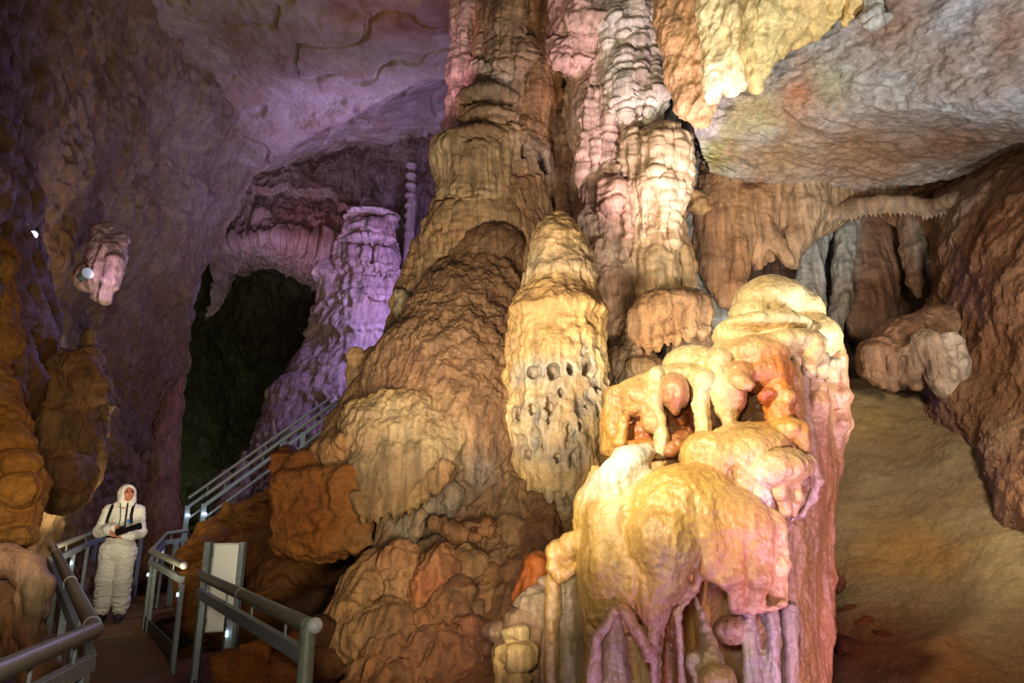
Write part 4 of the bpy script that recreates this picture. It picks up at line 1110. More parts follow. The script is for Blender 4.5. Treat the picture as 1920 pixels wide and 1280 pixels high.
s.E(925, 475, 8.15, 62, 50, 70, k=14, col=(.50, .36, .20)).C([(880, 540, 8.2, 50), (820, 620, 8.0, 56), (770, 690, 7.8, 44)], k=16, col=(.52, .40, .24))
s.C([(955, 560, 8.0, 34), (940, 620, 7.9, 40), (915, 640, 7.9, 20)], k=12, col=(.56, .42, .25))
s.C([(800, 470, 8.9, 26), (785, 560, 8.8, 34), (770, 660, 8.6, 44)], k=14, col=(.60, .45, .26))
s.C([(760, 540, 8.8, 16), (750, 620, 8.7, 20), (745, 680, 8.6, 24)], k=10, col=(.62, .47, .26))
s.C([(720, 740, 8.0, 60), (660, 800, 7.6, 40), (620, 840, 7.3, 26)], k=14, col=(.56, .41, .21))
s.part('side_drapery')
for x, y0, y1 in ((905, 560, 632), (925, 560, 640), (945, 555, 615), (962, 540, 590)):
    s.C([(x, y0, 7.9, 14), (x + 3, (y0 + y1) / 2, 7.8, 13), (x + 2, y1, 7.8, 6)], k=9, col=(.60, .47, .29))
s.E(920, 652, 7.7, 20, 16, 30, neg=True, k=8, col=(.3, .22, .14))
for x, y0, y1 in ((752, 555, 650), (770, 560, 640), (790, 555, 620)):
    s.C([(x, y0, 8.4, 10), (x, y1, 8.4, 6)], k=8, col=(.62, .54, .38))
s.part('mud_ledge')
s.E(760, 800, 6.9, 120, 46, 110, k=14, col=(.56, .43, .22), tilt=-14)
for pts in ([(692, 805, 6.42, 42), (696, 880, 6.25, 36), (694, 940, 6.16, 24)], [(740, 800, 6.40, 46), (738, 880, 6.20, 40), (736, 944, 6.12, 24)], [(785, 805, 6.42, 44), (782, 870, 6.22, 38), (778, 920, 6.15, 24)], [(830, 815, 6.5, 38), (826, 860, 6.32, 30), (818, 896, 6.25, 18)], [(862, 830, 6.6, 30), (850, 870, 6.42, 20)]):
    s.C(pts, k=16, col=(.58, .48, .30), sy=.7)
for x, y, L in ((668, 950, 12), (680, 958, 20), (694, 962, 14), (708, 960, 24), (722, 962, 14), (738, 960, 26), (752, 956, 12), (766, 948, 18), (780, 938, 12), (796, 928, 20), (812, 914, 12), (830, 900, 14)):
    s.C([(x, y - 20, 6.12, 12), (x, y, 6.08, 8), (x + 1, y + L, 6.1, 2.5)], k=5, col=(.62, .49, .28))
s.C([(656, 862, 6.45, 14), (664, 910, 6.35, 14), (672, 950, 6.3, 12)], k=10, col=(.60, .45, .23))
s.E(636, 848, 6.5, 34, 26, 34, k=8, col=(.62, .44, .20)).E(606, 850, 6.6, 18, 24, 24, k=8, col=(.52, .36, .18)).E(648, 835, 6.4, 26, 18, 24, k=8, col=(.66, .46, .20))
s.part('face')
s.C([(880, 790, 7.3, 70), (900, 870, 7.2, 90), (880, 960, 7.1, 100), (840, 1060, 6.9, 120), (800, 1200, 6.4, 160), (800, 1400, 6.0, 200)], col=(.55, .39, .21))
s.C([(940, 700, 7.4, 40), (945, 820, 7.1, 50), (960, 940, 6.8, 56), (960, 1060, 6.5, 70), (930, 1200, 6.2, 90), (930, 1400, 6.0, 110)], col=(.55, .40, .22), k=18)
s.C([(1010, 960, 6.5, 40), (1010, 1040, 6.2, 46), (970, 1160, 5.9, 50), (940, 1260, 5.7, 50)], col=(.52, .36, .19), k=14)
s.E(752, 1003, 6.3, 96, 22, 60, neg=True, k=8, col=(.52, .46, .38))
s.E(860, 770, 6.95, 44, 14, 40, k=9, col=(.60, .44, .23)).E(840, 762, 6.8, 12, 14, 12, k=6, col=(.64, .47, .24)).E(818, 810, 6.8, 22, 10, 20, k=8, col=(.60, .45, .24))
for x, y, r in ((866, 865, 20), (905, 860, 24), (850, 885, 14)):
    s.E(x, y, 6.68, r, r * .5, r, k=8, col=(.58, .42, .24))
skirt(s, 895, 868, 6.66, 50, 20, 9, 26, 7, col=(.62, .46, .27), k=5)
s.E(893, 890, 6.66, 9, 22, 60, neg=True, k=5, col=(.50, .50, .47)).E(911, 890, 6.66, 8, 22, 60, neg=True, k=5, col=(.50, .50, .47)).E(858, 940, 6.6, 12, 24, 60, neg=True, k=7, col=(.42, .44, .46)).E(874, 880, 6.64, 7, 18, 50, neg=True, k=5, col=(.48, .42, .34))
s.C([(822, 920, 6.35, 12), (845, 925, 6.3, 14), (826, 950, 6.32, 14)], k=7, col=(.56, .47, .34))
s.C([(770, 975, 6.35, 14), (762, 1010, 6.3, 16)], k=8, col=(.60, .54, .42)).C([(785, 970, 6.25, 12), (780, 995, 6.25, 10)], k=6, col=(.60, .44, .26))
s.C([(735, 985, 6.4, 26), (728, 1040, 6.3, 30), (720, 1090, 6.2, 30)], k=14, col=(.62, .48, .30))
for a in range(5):
    s.B(830 + a * 22, 985 + (a % 3) * 9, 6.15, 24, 3, 16, 2, k=5, col=(.58, .39, .19), rot=-12 + a * 3, yaw=20)
for x, y0, y1, r in ((958, 880, 1010, 12), (975, 900, 1030, 12), (990, 930, 1060, 13), (940, 960, 1080, 14), (1005, 960, 1100, 14), (925, 1000, 1120, 14), (965, 1040, 1180, 16)):
    s.C([(x, y0, 6.5, r * .6), (x - 4, (y0 + y1) / 2, 6.28, r), (x - 14, y1, 6.1, r * .8)], k=10, col=(.58, .44, .26))
for x, y, r in ((826, 930, 12), (842, 945, 13), (808, 950, 12), (768, 985, 14), (752, 995, 13), (786, 982, 12)):
    s.E(x, y, 6.3, r, r * 1.4, r, k=5, col=(.62, .57, .47))
s.part('nodule#1')
s.E(752, 1070, 5.95, 40, 56, 36, k=7, col=(.68, .49, .27)).E(742, 1110, 5.9, 30, 50, 34, k=9, col=(.70, .53, .32)).E(745, 1050, 5.9, 30, 20, 26, k=7, col=(.72, .46, .20))
s.part('nodule#2')
s.E(822, 1060, 5.85, 30, 36, 34, k=7, col=(.60, .42, .22)).C([(820, 1070, 5.82, 30), (808, 1110, 5.8, 28), (796, 1150, 5.82, 24)], k=9, col=(.72, .43, .16))
s.part('nodule#3')
s.E(880, 1060, 5.95, 28, 32, 30, k=6, col=(.62, .48, .27)).E(850, 1150, 5.75, 46, 54, 40, k=10, col=(.58, .41, .22)).E(832, 1175, 5.7, 50, 36, 36, k=10, col=(.54, .37, .20))
s.part('shell')
s.C([(710, 1060, 6.1, 30), (680, 1110, 5.95, 40), (660, 1160, 5.8, 46), (650, 1200, 5.7, 44)], k=14, col=(.60, .44, .22), sy=1.3)
s.E(700, 1190, 5.65, 88, 52, 60, k=12, col=(.60, .45, .24), rot=14).E(650, 1175, 5.62, 40, 44, 30, k=8, col=(.66, .47, .22)).E(760, 1230, 5.5, 90, 40, 60, k=14, col=(.56, .39, .2))
s.E(720, 1262, 5.35, 70, 34, 50, k=8, col=(.64, .44, .2)).E(690, 1330, 5.2, 70, 60, 60, k=10, col=(.56, .37, .17)).E(820, 1250, 5.45, 90, 60, 60, k=14, col=(.54, .34, .16)).E(880, 1320, 5.3, 120, 60, 70, k=14, col=(.52, .31, .14))
s.C([(905, 1080, 6.0, 22), (915, 1130, 5.9, 20), (905, 1180, 5.85, 22)], k=9, col=(.58, .40, .2))
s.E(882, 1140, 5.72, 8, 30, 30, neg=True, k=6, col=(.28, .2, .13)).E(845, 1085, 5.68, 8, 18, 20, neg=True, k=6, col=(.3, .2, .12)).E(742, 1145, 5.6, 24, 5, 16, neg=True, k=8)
s.E(735, 1240, 5.3, 42, 3, 22, neg=True, k=5, rot=12)
s.C([(880, 1190, 5.6, 24), (885, 1220, 5.5, 30)], k=8, col=(.58, .34, .18)).E(906, 1210, 5.45, 16, 14, 14, k=6, col=(.52, .36, .26))
s.E(770, 1195, 5.5, 16, 12, 14, k=6, col=(.60, .42, .2)).E(790, 1170, 5.55, 14, 16, 14, k=6, col=(.66, .42, .2))
sculpt('flowstone_mound', s, d_mound, M['flow'], BRN, 'broad brown flowstone mound with a muddy overhanging ledge, beneath the two great columns', 'flowstone mound')

# --- red block under the ledge
def d_block(V, N):
    return .05 * fbm(V, 2.2, 4) + .02 * fbm(V, 9, 4) + .025 * ridge(V, (4, 4, 6), 3)
s = Shape(2.3, 8)
s.B(612, 962, 6.55, 80, 74, 74, 16, col=(.58, .37, .18), rot=3, yaw=-12)
s.E(570, 880, 6.6, 30, 28, 40, col=(.54, .35, .17)).B(645, 1005, 6.3, 42, 26, 30, 8, col=(.62, .38, .16), rot=-8)
s.E(650, 940, 6.25, 40, 50, 26, col=(.60, .39, .19)).E(590, 1020, 6.35, 50, 18, 40, col=(.58, .36, .14)).E(664, 1010, 6.22, 30, 22, 14, col=(.52, .42, .28))
for x in (560, 580, 604, 622, 648, 670):
    s.C([(x, 1036, 6.4, 7), (x, 1048, 6.4, 2)], k=4, col=(.60, .42, .18))
sculpt('red_clay_boulder', s, d_block, M['block'], (.54, .36, .20), 'big square orange-red clay boulder jutting out beneath the muddy ledge by the stair', 'boulder')

# --- small stalagmites on the slope
s = Shape(2.0, 8)
s.C([(668, 665, 8.2, 12), (668, 700, 8.2, 17), (666, 745, 8.1, 20), (664, 780, 8.0, 26)], col=(.64, .5, .29)).E(668, 668, 8.18, 14, 10, 12, k=4, col=TAN).C([(650, 770, 8.0, 14), (645, 750, 8.0, 8)], col=(.62, .45, .22))
sculpt('stalagmite', s, d_stump, M['flow'], TAN, 'small blunt stalagmite standing on the rim of the mound left of a stubby broken one', 'stalagmite')
s = Shape(2.0, 8)
s.C([(708, 674, 8.3, 24), (704, 700, 8.2, 30), (700, 735, 8.1, 36)], col=(.62, .49, .28)).E(712, 668, 8.3, 26, 8, 24, k=4, col=(.66, .53, .32))
sculpt('stalagmite', s, d_stump, M['flow'], TAN, 'stubby flat-topped stalagmite on the rim of the mound', 'stalagmite')
s = Shape(1.6, 4)
s.C([(865, 692, 7.15, 5), (865, 705, 7.12, 6), (864, 728, 7.08, 9)], col=(.72, .6, .38)).E(865, 703, 7.1, 7, 4, 7, k=2, col=TAN).E(865, 694, 7.12, 6, 3, 6, k=2, col=TAN)
sculpt('stalagmite', s, None, M['flow'], TAN, 'tiny finger-high stalagmite alone on the brown slope of the mound', 'stalagmite')

# --- knobbly formation between mound and wet formation
s = Shape(2.2, 9)
s.C([(1010, 1060, 5.0, 22), (1005, 1100, 5.0, 26), (998, 1120, 4.95, 26)], col=(.62, .33, .12))
s.E(1028, 1088, 4.75, 16, 12, 14, k=5, col=(.68, .58, .5)).E(1010, 1130, 4.7, 36, 34, 32, k=7, col=(.66, .58, .48)).E(1000, 1160, 4.7, 34, 22, 28, k=7, col=(.64, .54, .42))
s.C([(990, 1170, 4.7, 30), (975, 1230, 4.65, 38), (985, 1400, 4.6, 60)], col=(.60, .46, .34)).C([(1020, 1180, 4.7, 26), (1015, 1300, 4.65, 36)], col=(.58, .46, .34))
s.B(966, 1200, 4.45, 16, 24, 12, 5, k=4, col=(.78, .68, .48), rot=12).E(955, 1225, 4.4, 22, 22, 20, k=6, col=(.80, .68, .44)).B(975, 1232, 4.35, 18, 22, 14, 8, k=5, col=(.82, .70, .46)).C([(940, 1235, 4.42, 10), (942, 1290, 4.42, 8)], k=5, col=(.76, .62, .38)).E(962, 1268, 4.4, 16, 16, 16, k=5, col=(.72, .58, .36))
s.E(950, 1250, 4.32, 9, 9, 12, neg=True, k=4, col=(.3, .2, .12)).E(935, 1185, 4.8, 22, 18, 18, k=7, col=(.52, .40, .32))
sculpt('knobbly_stalagmite', s, d_stump, M['pale'], TAN, 'knobbly stack of grey and yellow stone lumps at the left foot of the wet formation', 'stalagmite')

# --- far purple stalagmite
def d_purple(V, N):
    side = 1 - np.abs(N[:, 2])
    return .10 * fbm(V, 1.1, 3) + tiers(V, .85, .35, 3.2, .14, .5, 1.3) * side + side * .05 * ridge(V, (4, 4, .7), 2) + .03 * fbm(V, 6, 3)
s = Shape(2.3, 14)
s.part('trunk')
s.C([(690, 380, 17.6, 14), (695, 420, 17.5, 34), (690, 480, 17.4, 48), (690, 560, 17.2, 60), (680, 640, 17, 76), (670, 760, 16.8, 110), (660, 900, 16.4, 150)], col=(.66, .58, .56))
s.part('trunk')
for x, y, w, L in ((695, 415, 40, 34), (690, 470, 52, 40), (700, 525, 56, 44), (690, 575, 62, 44), (690, 630, 66, 40), (660, 500, 30, 40), (655, 560, 36, 40), (725, 540, 34, 40)):
    s.E(x, y - 8, 17.1, w, 13, w, k=6, col=(.68, .60, .58)); skirt(s, x, y, 17.1, w, w, 11, L, 5.5, col=(.66, .54, .54), k=4)
s.part('spire#1'); s.C([(614, 490, 16.9, 6), (618, 520, 16.9, 17), (622, 580, 16.8, 22), (626, 640, 16.7, 26)], col=(.68, .58, .56), k=9)
s.part('trunk'); s.C([(660, 440, 17.2, 12), (655, 500, 17.1, 20), (650, 560, 17, 26)], col=(.68, .56, .54), k=9)
s.part('spire#3'); s.C([(594, 575, 16.9, 4), (596, 600, 16.9, 10), (590, 650, 16.8, 16), (580, 700, 16.7, 22)], col=(.62, .54, .54), k=9)
s.part('slope'); s.C([(600, 690, 16.6, 40), (570, 760, 16.2, 60), (560, 860, 15.8, 90)], col=(.50, .42, .42)).C([(640, 720, 16.4, 60), (640, 850, 16, 100)], col=(.50, .40, .40))
sculpt('tiered_stalagmite', s, d_purple, M['pale'], GRY, 'tall tiered stalagmite lit violet at the far end of the cavern', 'stalagmite')
s = Shape(2.0, 5)
s.C([(772, 300, 17.6, 7), (772, 380, 17.5, 9), (768, 440, 17.4, 9), (764, 500, 17.3, 11)], col=(.64, .56, .54))
for i in range(9): s.E(771 - i * .6, 310 + i * 19, 17.5, 11, 6, 11, k=3, col=(.64, .56, .54))
sculpt('stalagmite', s, None, M['pale'], GRY, 'slender beaded stalagmite like a rod, between the violet tiered one and the brown column', 'stalagmite')

# pillar-like drape at the mouth of the dark passage
s = Shape(2.6, 16)
s.C([(330, 560, 15.6, 14), (322, 660, 15.4, 20), (316, 760, 15.2, 22), (300, 860, 14.8, 30), (296, 960, 14.4, 36), (300, 1060, 14, 46)], col=(.48, .31, .18))
s.C([(262, 620, 14.4, 20), (252, 720, 14.2, 26), (240, 830, 14, 34)], col=(.40, .30, .22)).E(215, 800, 13.6, 40, 46, 40, col=(.40, .31, .23))
sculpt('flowstone_pillar', s, d_drap, M['flow'], BRN, 'dark brown flowstone pillar behind the person at the mouth of the black passage', 'flowstone pillar', kind='thing')

# --- lit formations low on the left wall
s = Shape(2.5, 14)
s.part('upper_lump')
s.E(110, 690, 6.8, 70, 40, 60, col=(.60, .43, .21)).E(165, 672, 6.7, 30, 26, 30, k=7, col=(.64, .48, .25)).C([(168, 628, 6.75, 10), (166, 645, 6.75, 11), (162, 660, 6.75, 14)], k=5, col=(.64, .50, .28))
s.C([(150, 690, 6.6, 34), (165, 720, 6.5, 26), (172, 745, 6.5, 18)], k=8, col=(.66, .46, .2))
s.part('body')
s.C([(110, 720, 6.8, 64), (120, 800, 6.6, 62), (100, 880, 6.5, 64), (110, 900, 6.4, 60)], col=(.60, .43, .21))
s.C([(182, 720, 6.8, 22), (190, 760, 6.8, 20), (176, 810, 6.7, 20), (158, 870, 6.6, 20), (150, 900, 6.6, 18)], k=9, col=(.56, .45, .28))
s.C([(80, 700, 6.5, 34), (90, 780, 6.4, 30), (110, 850, 6.35, 26)], k=10, col=(.62, .44, .2)).E(110, 895, 6.25, 44, 40, 40, k=8, col=(.62, .42, .18)).E(150, 905, 6.3, 18, 16, 18, k=6, col=(.62, .44, .22))
sculpt('flowstone_outcrop', s, d_stump, M['flow'], BRN, 'ochre flowstone outcrop on the dim wall above and left of the person', 'flowstone outcrop')

s = Shape(2.5, 16)
s.C([(-60, 720, 5.0, 70), (-20, 800, 4.9, 60), (10, 840, 4.8, 44), (20, 900, 4.75, 46), (10, 960, 4.7, 48), (20, 1000, 4.7, 40)], col=(.62, .42, .18))
s.E(30, 870, 4.65, 34, 26, 30, k=8, col=(.64, .44, .19)).E(40, 920, 4.6, 26, 34, 30, k=8, col=(.66, .46, .2)).E(30, 1008, 4.6, 34, 24, 30, k=8, col=(.60, .42, .2))
s.C([(-30, 480, 5.2, 50), (-20, 560, 5.2, 40), (-20, 640, 5.1, 44)], col=(.60, .42, .19)).E(4, 500, 5.1, 16, 26, 24, k=8, col=(.62, .46, .22))
sculpt('flowstone_outcrop', s, d_stump, M['block'], TAN, 'orange rock outcrop at the edge of the picture above the pale rounded boulder', 'flowstone outcrop')

s = Shape(2.3, 10)
s.part('pale_rind')
s.C([(-40, 1060, 4.0, 34), (10, 1052, 4.0, 30), (50, 1064, 4.0, 28), (70, 1100, 4.0, 24), (66, 1140, 4.0, 20), (56, 1170, 4.0, 14)], col=(.66, .50, .36))
s.C([(64, 1110, 3.95, 20), (62, 1150, 3.95, 14), (66, 1180, 3.95, 8)], k=7, col=(.66, .54, .36))
s.part('body')
s.C([(0, 1100, 4.15, 50), (20, 1150, 4.1, 40), (50, 1200, 4.05, 34), (70, 1250, 4.0, 30), (90, 1290, 4.0, 30)], col=(.60, .40, .18)).C([(-40, 1120, 4.1, 50), (-20, 1200, 4.1, 46)], col=(.62, .41, .17))
s.C([(40, 1120, 3.98, 14), (45, 1180, 3.95, 18), (60, 1220, 3.95, 20)], k=9, col=(.58, .36, .15)).C([(80, 1215, 3.95, 10), (90, 1230, 3.95, 8)], k=6, col=(.62, .46, .26))
sculpt('rounded_boulder', s, lambda V, N: .02 * fbm(V, 4, 3) + .006 * fbm(V, 14, 3), M['flow'], BRN, 'rounded boulder with a pale smooth rind beside the near railing', 'boulder')

# rock knob lit beside the wall lamp
s = Shape(2.2, 8)
s.C([(198, 440, 9.2, 26), (200, 480, 9.1, 30), (190, 520, 9.0, 26), (186, 555, 9.0, 12)], col=(.66, .56, .54)).C([(212, 490, 8.95, 14), (205, 530, 8.9, 14), (192, 562, 8.9, 8)], k=6, col=(.70, .6, .58)).C([(226, 450, 9.1, 12), (214, 490, 9.0, 8)], k=6, col=(.62, .5, .5)).E(170, 520, 9.05, 22, 30, 24, k=8, col=(.66, .54, .52))
sculpt('fluted_rock', s, d_stump, M['pale'], GRY, 'small fluted rock knob lit pink right beside the wall lamp', 'rock')

# --- stair slope: rock bank below the steel stair
s = Shape(2.6, 18)
s.C([(390, 1010, 9.6, 26), (450, 985, 9.8, 34), (520, 960, 9.8, 40), (600, 930, 9.8, 60)], col=(.58, .41, .2))
s.C([(420, 1080, 8.6, 60), (500, 1060, 8.4, 70), (600, 1040, 8.2, 90)], col=(.52, .36, .19)).C([(400, 1020, 9.0, 30), (380, 1060, 8.6, 40), (390, 1150, 8.0, 50)], col=(.56, .38, .17)).E(424, 962, 9.6, 14, 18, 16, k=8, col=(.56, .40, .2))
s.C([(500, 1000, 8.8, 60), (560, 1000, 8.5, 60), (520, 1180, 7.4, 70)], col=(.50, .34, .17)).E(540, 872, 9.3, 26, 34, 30, col=(.52, .31, .13))
sculpt('rock_bank', s, d_block, M['block'], BRN, 'sloping brown rock bank between the white cabinet and the steel stair', 'rock bank', kind='thing')

# stalagmites beyond the stair
for (lab, ps) in (('pair of pinkish stalagmites joined at the foot, standing beyond the stair rails', [[(513, 790, 14.6, 6), (514, 820, 14.6, 8), (510, 860, 14.5, 14), (500, 920, 14.4, 30)], [(540, 810, 14.4, 12), (535, 840, 14.4, 16), (530, 900, 14.3, 26)], [(484, 836, 14.4, 6), (484, 870, 14.4, 12), (482, 900, 14.4, 14)]]),
                  ('round-topped stalagmite beyond the stair rails, nearest the black passage', [[(457, 852, 14, 7), (456, 870, 14, 11), (450, 910, 13.9, 18), (446, 950, 13.8, 24)]]),
                  ('squat flat-topped stalagmite stump low behind the stair rails', [[(420, 896, 13.8, 14), (420, 930, 13.7, 18), (420, 970, 13.6, 22)]])):
    s = Shape(1.9, 7)
    for p in ps: s.C(p, col=(.50, .40, .36))
    sculpt('stalagmite', s, lambda V, N: .06 * fbm(V, 3, 3), M['flow'], GRY, lab, 'stalagmite', vox=None)

# --- loose rocks
def d_rock(V, N): return .05 * fbm(V, 3.5, 3) + .015 * fbm(V, 12, 3)
ROCKS = [
 (478, 1215, 4.9, 30, 17, 26, (.66, .40, .16), 8, 'oval orange rock lying beside the foot of the cabinet post'),
 (455, 1252, 4.6, 44, 26, 36, (.56, .34, .14), -10, 'broad dull orange rock below the oval one, right of the cabinet'),
 (530, 1225, 5.0, 40, 24, 36, (.50, .30, .14), 20, 'dark brown rock behind the end post of the near railing'),
 (520, 1270, 4.6, 50, 22, 36, (.54, .33, .14), 0, 'flat brown rock at the bottom edge left of the railing end post'),
 (600, 1128, 6.4, 52, 18, 50, (.24, .16, .10), 18, 'slanting shade-darkened slab in the black hollow under the red boulder'),  # tone lowered to imitate the shade of the hollow
 (655, 1140, 6.2, 36, 12, 40, (.26, .18, .11), 28, 'thin tilted slab against the mound inside the black hollow'),  # low tone here too, the hollow's shade put into the colour
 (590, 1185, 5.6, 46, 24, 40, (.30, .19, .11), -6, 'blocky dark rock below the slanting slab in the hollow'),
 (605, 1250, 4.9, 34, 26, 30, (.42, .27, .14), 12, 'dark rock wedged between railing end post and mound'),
 (1595, 1155, 5.35, 24, 12, 22, (.40, .24, .13), 10, 'small dark rock at the right foot of the wet formation'),
 (1625, 1180, 5.2, 34, 17, 28, (.46, .27, .13), -22, 'reddish rock half sunk in the sandy bank'),
 (1660, 1200, 5.0, 20, 13, 18, (.44, .27, .14), 0, 'lump at the downhill end of the red rocks on the bank'),
 (1590, 1215, 5.0, 26, 14, 22, (.40, .24, .13), -20, 'dark red rock by the bottom right of the wet formation'),
 (1568, 1100, 5.6, 14, 20, 20, (.38, .24, .15), 0, 'upright dark stone tucked against the pink flank'),
]
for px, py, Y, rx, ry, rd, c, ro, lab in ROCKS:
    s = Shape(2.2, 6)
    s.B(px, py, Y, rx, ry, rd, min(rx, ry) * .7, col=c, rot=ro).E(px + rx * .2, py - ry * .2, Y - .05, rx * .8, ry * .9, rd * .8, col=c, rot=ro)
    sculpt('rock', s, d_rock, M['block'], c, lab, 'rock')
# ------------------------------------------------------------------ walkway, railings, stair, cabinet
def deck_z(y): return 0.03 * y
edges_l = [(-1.15, .2), (-1.45, 2.0), (-1.92, 3.45), (-3.0, 5.2), (-4.25, 7.0), (-5.2, 8.6), (-6.15, 10.6), (-6.45, 12.2), (-6.3, 13.6)]
edges_r = [(-.1, .2), (-.45, 2.0), (-.95, 3.5), (-1.85, 5.0), (-2.62, 6.2), (-3.38, 7.6), (-4.55, 9.6), (-5.0, 10.8), (-4.7, 12.6)]
wk = MB()
for (a, b) in zip(edges_l, edges_r):
    for dz in (0, -.09):
        wk.v += [(a[0], a[1], deck_z(a[1]) + dz), (b[0], b[1], deck_z(b[1]) + dz)]
for i in range(len(edges_l) - 1):
    o, n = i * 4, i * 4 + 4
    wk.f += [(o, o + 1, n + 1, n), (o + 2, n + 2, n + 3, o + 3), (o, n, n + 2, o + 2), (o + 1, o + 3, n + 3, n + 1)]
wk.f += [(0, 2, 3, 1)]; L_ = len(wk.v) - 4; wk.f += [(L_, L_ + 1, L_ + 3, L_ + 2)]
WALK = wk.build('walkway', M['deck'], smooth=False)
tag(WALK, 'wet brown concrete walkway between the steel railings', 'walkway', kind='structure')

UP = Vector((0, 0, 1))
def lerp(a, b, t): return Vector(a) + (Vector(b) - Vector(a)) * t

def railing(label, pts, posts, leds=(), rings=(), balls=(), down=None, r=.037, kick=False, group=None, rail_drop=.135, brackets=3, mat_rail='rail', post_h=None, name='railing', cat='railing'):
    """handrail tube over a square lower rail on flat posts; posts: (segment, t, foot z or None)"""
    pts = [Vector(p) for p in pts]
    base = Vector((pts[0].x, pts[0].y, deck_z(pts[0].y)))
    root = empty(name, label, cat, tuple(base), group)
    full = list(pts)
    MB().tube(full, r, 20).build('handrail', M[mat_rail], root)
    for k in range(len(pts) - 1):
        a, b = pts[k] - UP * rail_drop, pts[k + 1] - UP * rail_drop
        MB().bar(a, b, .045, .07).build('lower_rail', M['steel'], root, bevel=.004)
        for j in range(brackets):
            p = lerp(pts[k], pts[k + 1], (j + .5) / brackets)
            MB().tube([p - UP * (r * .9), p - UP * (rail_drop - .02)], .008, 8).build('bracket', M['steel'], root)
    for i, (k, t, fz) in enumerate(posts):
        p = lerp(pts[k], pts[k + 1], t) - UP * (rail_drop + .035)
        z0 = deck_z(p.y) - .12 if fz is None else fz
        d = (pts[k + 1] - pts[k]); d.z = 0; d.normalize()
        po = MB().bar((p.x, p.y, z0), p, .045, .085, up=tuple(d)).build('post', M['steel'], root, bevel=.004)
        MB().tube([p - UP * .05 + Vector((0, -.05, 0)), p - UP * .05 + Vector((0, .05, 0))], .009, 10).build('bolt', M['dstee'], po)
        if i in leds:
            side = leds[i] * .4
            c = p + Vector((side, -.05, -.10))
            MB().box(c, (.014, .016, .036)).build('led_light', M['led'], po, bevel=.004)
    for (k, t) in rings:
        p = lerp(pts[k], pts[k + 1], t); d = (pts[k + 1] - pts[k]).normalized()
        MB().tube([p - d * .012, p + d * .012], r * 1.07, 20).build('joint_collar', M['whiteplastic'], root)
    for p in balls:
        MB().ball(p, r * 1.02, 18, 12).build('end_cap', M['whiteplastic'], root)
    if kick:
        for k in range(len(pts) - 1):
            a, b = Vector(pts[k]), Vector(pts[k + 1])
            a.z, b.z = deck_z(a.y) + .06, deck_z(b.y) + .06
            MB().bar(a, b, .02, .17).build('kick_plate', M['dstee'], root, bevel=.003)
    return root

A = W(578, 1172, 3.57); B = W(376, 1078, 6.2)
Ad = W(577, 1420, 3.55)
rn = railing('steel railing nearest on the right, from a bent tube end to the white cabinet', [B, A], [(0, .06, None), (0, .42, None)], leds={1: .03}, rings=[(0, .52)], balls=[Vector(A) + Vector((.035, -.02, .0))], kick=True, brackets=4)
MB().tube([Vector(A) + Vector((0, 0, .0)), Vector(A) + Vector((.0, 0, -.06)), Vector((A[0], A[1], deck_z(A[1]) - .15))], .037, 20).build('end_post', M['rail'], rn)

C1 = W(345, 1060, 7.5); C2 = W(284, 1033, 9.6)
railing('short brown-topped railing with a white ball end, beyond the cabinet', [C1, C2], [(0, .0, None), (0, .93, None), (0, .8, None)], leds={0: -.03, 1: -.03}, balls=[C1], kick=True, brackets=2)
D1 = W(286, 1030, 9.9); D2 = W(312, 1000, 11.6); D3 = W(352, 994, 11.9)
railing('dim railing that turns towards the foot of the stair', [D1, D2, D3], [(0, .35, None), (0, .9, None), (1, .5, None)], leds={1: .03}, brackets=2, r=.03)

E0 = W(-130, 1312, 2.15); E1 = W(178, 1181, 3.44); E2 = W(97, 1022, 7.0)
railing('steel railing nearest on the left, bent to a sharp corner beside the walkway', [E0, E1, E2], [(0, .93, None), (1, .18, None), (1, .42, None), (1, .7, None), (1, .97, None)], leds={0: .03}, rings=[(1, .03), (1, .38), (1, .82)], brackets=3)
F1 = W(100, 1026, 7.2); F2 = W(176, 998, 11.0); F3 = W(272, 972, 12.8)
railing('far left railing running behind the person', [F1, F2, F3], [(0, .45, None), (0, .85, None), (1, .05, None), (1, .97, None)], leds={0: .03, 3: .03}, brackets=2, r=.03)

